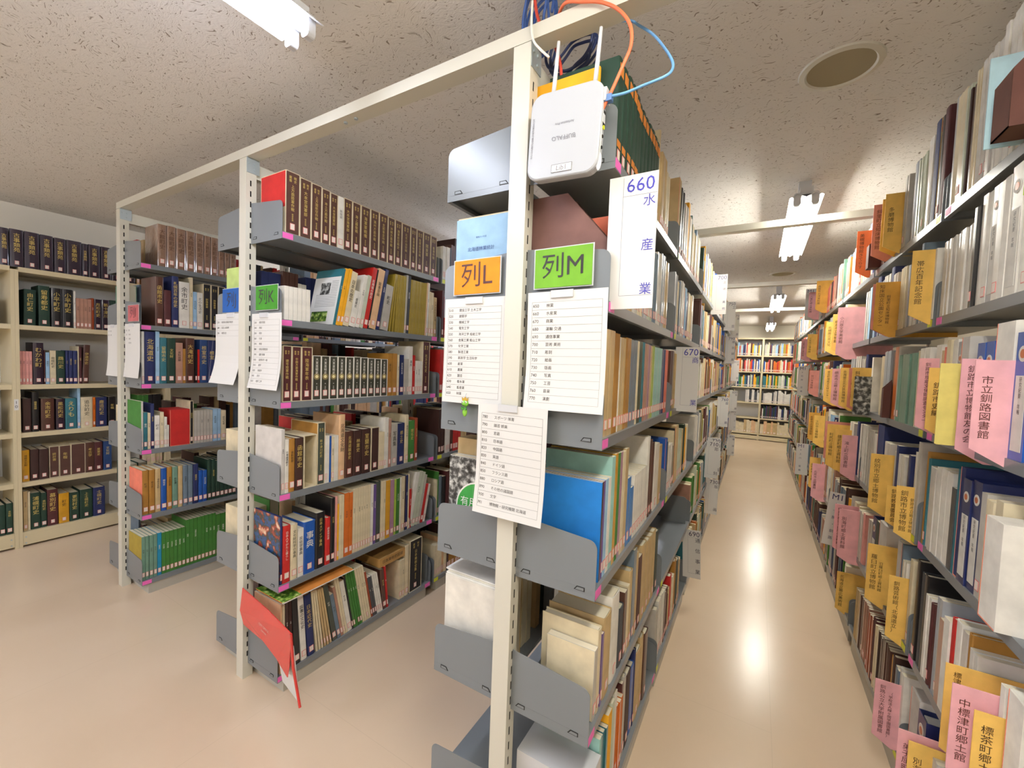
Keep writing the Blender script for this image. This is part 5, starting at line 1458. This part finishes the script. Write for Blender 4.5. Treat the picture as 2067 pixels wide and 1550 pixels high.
# ------------------------------------------------------------------ the router on the front post
def router():
    r = empty('wireless_router', (-.44, .953, 2.05), (0, radians(2.5), 0))
    tag(r, 'white wireless router with two aerials strapped to the foremost post', 'router')
    w, h, d = .19, .212, .034
    mb = MB(); sect = [(0.006, .004), (.0, .0), (-.004, d*.35), (0, d*.9), (.008, d)]
    n = 7; rings = []
    base = rounded(-w/2, w/2, -h/2, h/2, .032, n)
    def ring(ins, y): return [(x*(1-2*ins/w), y, z*(1-2*ins/h)) for x, z in base]
    prof = [(.004, 0), (.0012, .0022), (0, .006), (.0015, d*.8), (.006, d)]
    o = 0; v = []; f = []
    for ins, y in prof: v += ring(ins, y)
    m = len(base)
    for k in range(len(prof)-1):
        for i in range(m): f.append((k*m+i, k*m+(i+1) % m, (k+1)*m+(i+1) % m, (k+1)*m+i))
    f.append(tuple(range(m-1, -1, -1))[::-1]); f.append(tuple((len(prof)-1)*m+i for i in range(m-1, -1, -1)))
    mb.add(v, f); mb.build('body', M['router_shell'], r)
    lt = MB(); write(lt, 'BUFFALO', (.002, -.0008, -.012), 1, (-1, 0, 0), (.22, 0, -1), fit=(.062, .016)); write(lt, 'AirStation Pro', (.002, -.0008, .022), 1, (-1, 0, 0), (.2, 0, -1), fit=(.05, .008))
    lt.build('lettering', M['grey_plastic'], r)
    lt = MB()
    for k, s in enumerate(('POWER', 'WPS', 'WLAN', 'ROUTER', 'DIAG', 'USB')): write(lt, s, (-w/2+.012, -.0006, .035-.016*k), .007, (0, 0, -1), (-1, 0, 0))
    lt.build('lettering', M['grey_plastic'], r)
    st = MB().box(-.024, .03, -.0012, .0005, -.094, -.075).build('name_sticker', M['paper'], r)
    fr_ = MB()
    for a in ((-.024, .03, -.094, -.0932), (-.024, .03, -.0758, -.075), (-.024, -.0232, -.094, -.075), (.0292, .03, -.094, -.075)): fr_.box(a[0], a[1], -.0016, -.0006, a[2], a[3])
    write(fr_, 'Lib1', (.003, -.0016, -.0848), 1, (1, 0, 0), (0, 0, 1), fit=(.04, .012)); fr_.build('lettering', M['grey_plastic'], st)
    for x in (-.045, .064):
        MB().tube([(x, .02, h/2-.008), (x+.002, .02, h/2+.05), (x+.004, .02, h/2+.128)], [.0055, .0055, .004], 10).build('aerial', M['white_plastic'], r, smooth=True)
    po = MB()
    for zz, c in ((-.02, 0), (-.045, 0), (-.07, 0)): po.tube([(w/2-.002, .018, zz), (w/2+.0008, .018, zz)], .004, 8)
    for zz in (.03, .008): po.box(w/2-.002, w/2+.0008, .01, .026, zz-.007, zz+.007)
    po.build('port', M['dark'], r)
    pt = MB().tube([(w/2-.002, .018, -.0), (w/2+.002, .018, -.0)], .005, 8).build('power_port', M['yellow_tape'], r)
    MB().box(w/2-.003, w/2+.005, .005, .034, .055, .085).build('mount', M['white_plastic'], r)
router()
def smooth_path(pts, n=8):
    P = [Vector(p) for p in pts]; out = []
    for i in range(len(P)-1):
        a = P[max(i-1, 0)]; b = P[i]; c = P[i+1]; d = P[min(i+2, len(P)-1)]
        for k in range(n):
            t = k/n
            out.append(.5*((2*b)+(c-a)*t+(2*a-5*b+4*c-d)*t*t+(3*b-a-3*c+d)*t**3))
    out.append(P[-1]); return out
def cable(name, label, pts, rad, hexs, seg=8, cat='cable'):
    o = MB().tube(smooth_path(pts), rad, seg).build(name, M['ink'], None, lin(hexs), smooth=True)
    tag(o, label, cat); return o
oc = cable('network_cable', 'orange network cable looping up from the router over the tie bar', [(-.352, .968, 2.075), (-.348, .967, 2.085), (-.325, .965, 2.124), (-.302, .965, 2.172), (-.288, .97, 2.214), (-.294, .975, 2.263), (-.323, .98, 2.31), (-.368, .984, 2.348), (-.418, .984, 2.369), (-.464, .986, 2.385), (-.5, 1.02, 2.384), (-.53, 1.07, 2.39)], .0041, 'E8754A')
MB().box(-.36, -.343, .961, .976, 2.055, 2.082).build('plug', M['white_plastic'], oc)
bc = cable('network_cable', 'light blue network cable curving from the router up behind the tie bar', [(-.347, .968, 2.106), (-.334, .965, 2.109), (-.295, .965, 2.107), (-.254, .97, 2.115), (-.212, .98, 2.127), (-.201, 1.0, 2.151), (-.207, 1.02, 2.185), (-.233, 1.05, 2.242), (-.267, 1.08, 2.303), (-.308, 1.1, 2.353), (-.343, 1.12, 2.392), (-.42, 1.13, 2.42)], .0032, '6FA6D8')
MB().box(-.356, -.325, .96, .975, 2.099, 2.114).build('plug', M['ink'], bc, lin('5F7FB0'))
cable('network_cable', 'red network cable dropping behind the tie bar above the router', [(-.6, 1.06, 2.56), (-.585, 1.06, 2.46), (-.56, 1.066, 2.40), (-.53, 1.07, 2.36), (-.51, 1.07, 2.30), (-.505, 1.07, 2.24)], .0045, 'C8432F')
def coil(label, cx, cy, cz, rx, rz, n, hexs, tilt, wob, sd):
    q = random.Random(sd); pts = []
    for k in range(n*14):
        a = 2*pi*k/14; s = 1+q.uniform(-wob, wob)
        pts.append((cx+rx*cos(a)*s, cy+.03*sin(a*.5+sd)+k*.0006, cz+rz*sin(a)*s+tilt*cos(a)))
    o = cable('cable_coil', label, pts, .0042, hexs, 6, 'cable')
coil('coiled blue network cable bundle standing over the tie bar', -.6, 1.085, 2.48, .04, .085, 5, '3A5A9C', .01, .12, 1)
coil('dark blue cable coil hanging behind the tie bar by the aerials', -.505, 1.12, 2.375, .065, .05, 5, '22305E', .015, .1, 4)
o = cable('cable_tie', 'white cable tie round the tie bar near the router', [(-.56, .99, 2.43), (-.558, .985, 2.38), (-.555, .986, 2.34), (-.545, .987, 2.315), (-.52, .985, 2.285), (-.505, .99, 2.27)], .0032, 'E9E7DD', 6, 'cable tie')
o = cable('pull_tag', 'white oval tag on a string hanging below the orange plug', [(-.345, .962, 2.08), (-.346, .961, 2.02), (-.348, .960, 1.985)], .0014, 'E6E2D2', 5, 'tag')
MB().ball((-.349, .96, 1.965), .0075, .0015, .022, 12, 9).build('disc', M['white_plastic'], o, smooth=True)

# ------------------------------------------------------------------ small charm on the row L list
def frog():
    r = tag(empty('frog_charm', (-.742, .996, 1.352)), 'little green frog charm with gold crown on the row L list', 'charm')
    g = MB().ball((0, 0, .008), .0125, .006, .010, 14, 9).build('head', M['enamel'], r, lin('7CC23A'), smooth=True)
    for s in (-1, 1):
        e = MB().ball((s*.0062, -.0045, .0125), .0032, .0026, .0032, 10, 7).build('eye', M['enamel'], r, lin('F4F4E8'), smooth=True)
        MB().ball((s*.0062, -.0068, .0122), .0014, .0009, .0014, 8, 6).build('pupil', M['enamel'], e, lin('101010'), smooth=True)
    MB().tube([(-.006, -.0056, .004), (-.002, -.0066, .0024), (.003, -.0066, .0024), (.007, -.0054, .0045)], .0006, 5).build('mouth', M['enamel'], r, lin('2A4A10'))
    MB().prism([(-.009, .016), (.009, .016), (.011, .026), (.005, .020), (0, .028), (-.005, .020), (-.011, .026)], -.002, .002, 'y').build('crown', M['enamel'], r, lin('C9A23A'))
    MB().ball((0, 0, -.017), .0085, .005, .014, 12, 9).build('body', M['enamel'], r, lin('86C83E'), smooth=True)
    MB().prism([(0, -.0055), (.009, -.001), (.009, -.011), (0, -.0075), (-.009, -.011), (-.009, -.001)], -.007, -.0035, 'y').build('bow_tie', M['enamel'], r, lin('3F8A2E'))
    MB().tube([(0, .001, .028), (0, .002, .034), (.001, .004, .038)], .0007, 5).build('pin', M['zinc'], r)
M['enamel'] = objcolor('glossy_enamel', .2, coat=.6, bump=.0)
frog()

# ------------------------------------------------------------------ odd things on the near shelves
# printed covers of the first volumes of row L
z4 = TOP_B[1]
def cover_text(label_obj_name, origin, s, size, hexs, parent=None, vert=False):
    pass
def find(lbl):
    for o in COL.objects:
        if o.parent is None and o.get('label', '').startswith(lbl): return o
b = find('thin light blue pamphlet, first') or find('light blue')
for o in list(COL.objects):
    if o.parent is None and o.name.split('.')[0] in ('pamphlet', 'booklet', 'magazine') and abs(o.location.x-SX['L']) < .02 and o.location.y < 1.08 and abs(o.location.z-TOP_B[1]) < .02:
        o['label'] = 'light blue forestry statistics booklet behind the orange row L plate'
        lt = MB()
        # local frame is turned half a turn: the front side is +y
        write(lt, '北海道林業統計', (-.095, .0071, .18), 1, (-1, 0, 0), (0, 0, 1), fit=(.12, .013)); write(lt, '昭和六十年度', (-.095, .0071, .215), 1, (-1, 0, 0), (0, 0, 1), fit=(.06, .006)); write(lt, '北海道林務部', (-.095, .0071, .13), 1, (-1, 0, 0), (0, 0, 1), fit=(.04, .006))
        lt.build('lettering', M['ink'], o, lin('2E4A86'))
    if o.parent is None and abs(o.location.x-SX['L']) < .02 and o.location.y < 1.09 and abs(o.location.z-TOP_B[3]) < .02 and o.name.startswith('hardback'):
        o['label'] = 'timber-tree handbook with grey forest cover behind the hanging class list'
        MB().box(-.195, -.003, .0176, .0184, .002, .273).build('photo_cover', M['photo_b'], o)
        MB().prism([(-.115+.082*cos(2*pi*k/36), .12+.082*sin(2*pi*k/36)) for k in range(36)], .0184, .0189, 'y').build('title_ring', M['card'], o, lin('EDEDE6'))
        MB().prism([(-.115+.077*cos(2*pi*k/36), .12+.077*sin(2*pi*k/36)) for k in range(36)], .0189, .0193, 'y').build('title_disc', M['card'], o, lin('3FA045'))
        lt = MB(); write(lt, '有用樹木', (-.115, .0197, .135), 1, (-1, 0, 0), (0, 0, 1), fit=(.13, .03)); write(lt, '図説', (-.115, .0197, .09), 1, (-1, 0, 0), (0, 0, 1), fit=(.04, .02)); lt.build('lettering', M['ink'], o, lin('F4F4EC'))
# white file box on row M's bottom shelf and papers on the row L box
def white_box(label, x0, x1, y0, y1, z, h):
    o = MB().box(x0, x1, y0, y1, z, z+h*.8).build('file_box', M['paper']); tag(o, label, 'box')
    MB().box(x0-.003, x1+.003, y0-.003, y1+.003, z+h*.7, z+h).build('lid', M['white_plastic'], o)
white_box('white lidded file box at the foot of row M', -.545, SX['M'], 1.046, 1.155, TOP_B[5], .235)
for k, (a, hx) in enumerate(((0, 'F3F1EA'), (.004, 'E9E4D6'), (-.006, 'F5F3EE'))):
    o = MB().box(-.835+a, -.64+a, 1.05+abs(a), 1.14, TOP_B[4]+.2805+k*.0045, TOP_B[4]+.2845+k*.0045).build('paper_pad', M['card'], None, lin(hx))
    tag(o, ['lowest', 'middle', 'topmost'][k]+' of three paper pads lying on the white row L box', 'paper pad', 'paper pads on the white box')
# row K bottom shelf: flat things lying over the standing books
o = MB().box(-.105, .105, 0, .36, 0, .004).build('flat_booklet', M['card'], None, lin('D98A3A')); o.location = (-1.79, 1.02, TOP_A[5]+.3335)
tag(o, 'orange and leaf-printed booklet lying flat over the bottom books of row K', 'booklet')
MB().box(-.1045, .1045, -.0004, .085, .0038, .0046).build('leaf_photograph', M['photo_leaf'], o)
MB().box(.098, .106, -.0006, .3606, -.0006, .0036).build('page_edge', M['paper'], o)
o = MB().box(-.10, .095, 0, .19, 0, .048).build('flat_box', M['card'], None, lin('B98E50')); o.location = (-1.82, 1.585, TOP_A[5]+.246)
tag(o, 'ochre titled box lying flat across leaning books at row K bottom', 'box')
lt = MB(); write(lt, '日本美術史図録', (.0956, .095, .024), 1, (0, 1, 0), (0, 0, 1), fit=(.15, .024)); lt.build('lettering', M['ink'], o, INK_BLACK)
# red clear folder stuck in front of the bottom side panel of row K
def red_folder():
    r = tag(empty('clear_folder', (-1.94, .985, .36), (0, 0, 0)), 'red clear-front folder hanging over the bottom panel of row K', 'folder')
    A, B_, Cc, D_ = (0, 0, .06), (.45, .02, -.01), (.475, .03, -.22), (.22, .012, -.20)
    p = [Vector((.0, 0, .075)), Vector((-.012, -.004, -.03)), Vector((.02, -.004, -.085)), Vector((.18, -.010, -.095)), Vector((.30, -.02, -.12)), Vector((.395, -.03, -.155)), Vector((.41, -.032, -.1)), Vector((.415, -.028, .03)), Vector((.22, -.012, .055))]
    n = len(p); mb = MB()
    mb.add([tuple(q) for q in p]+[(q.x, q.y+.003, q.z) for q in p], [tuple(range(n-1, -1, -1))[::-1], tuple(range(n, 2*n))[::-1]]+[(i, (i+1) % n, (i+1) % n+n, i+n) for i in range(n)])
    mb.build('cover', M['red_vinyl'], r)
    q = [(.26, .004, -.10), (.30, .008, -.235), (.455, -.016, -.245), (.42, -.022, -.02)]
    MB().add(q+[(a, b+.002, c) for a, b, c in q], [(0, 1, 2, 3), (7, 6, 5, 4), (0, 4, 5, 1), (1, 5, 6, 2), (2, 6, 7, 3), (3, 7, 4, 0)]).build('back_leaf', M['paper'], r)
    MB().tube([(.416, -.03, .032), (.43, -.028, -.1), (.462, -.018, -.255)], .0055, 6).build('spine_bar', M['red_vinyl'], r)
    lt = MB(); write(lt, 'CITY OFFICE', (.205, -.0195, -.025), 1, (1, -.06, -.1), (0, 0, 1), fit=(.08, .012)); write(lt, '生涯学習課', (.205, -.0195, -.045), 1, (1, -.06, -.1), (0, 0, 1), fit=(.06, .008)); lt.build('lettering', M['ink'], r, lin('E8B0A8'))
M['red_vinyl'] = simple('red_vinyl', 'D2342F', .25, coat=.5)
red_folder()
# bookends
def bookend(label, x, y, z, side, h=.17, d=.13):
    p = rounded(0, d, 0, h, .02, 5, (0, 0, 1, 1))
    mb = MB().prism([(a*side, c) for a, c in p], 0, .0015, 'y'); mb.box(min(0, d*side), max(0, d*side), -.002, .001, 0, .0012)
    o = mb.build('bookend', M['grey_metal']); o.location = (x, y, z); tag(o, label, 'bookend', 'grey steel bookends')
bookend('grey steel bookend at the far end of row K\'s bottom shelf', -1.86, 1.98, TOP_A[5], 1)
bookend('grey bookend standing alone at the end of the empty row M shelf', -.48, 2.80, TOP_B[4], 1, .17, .14)
bookend('grey bookend beside off-white pamphlets on row M\'s bottom shelf', -.50, 2.0055, TOP_B[5], 1, .2, .15)
bookend('grey bookend in the wall case after the navy volume', -4.78, 1.27, WLEV[5], 1, .2, .13)
bpy.data.scenes.remove(TS)
bpy.context.view_layer.update()
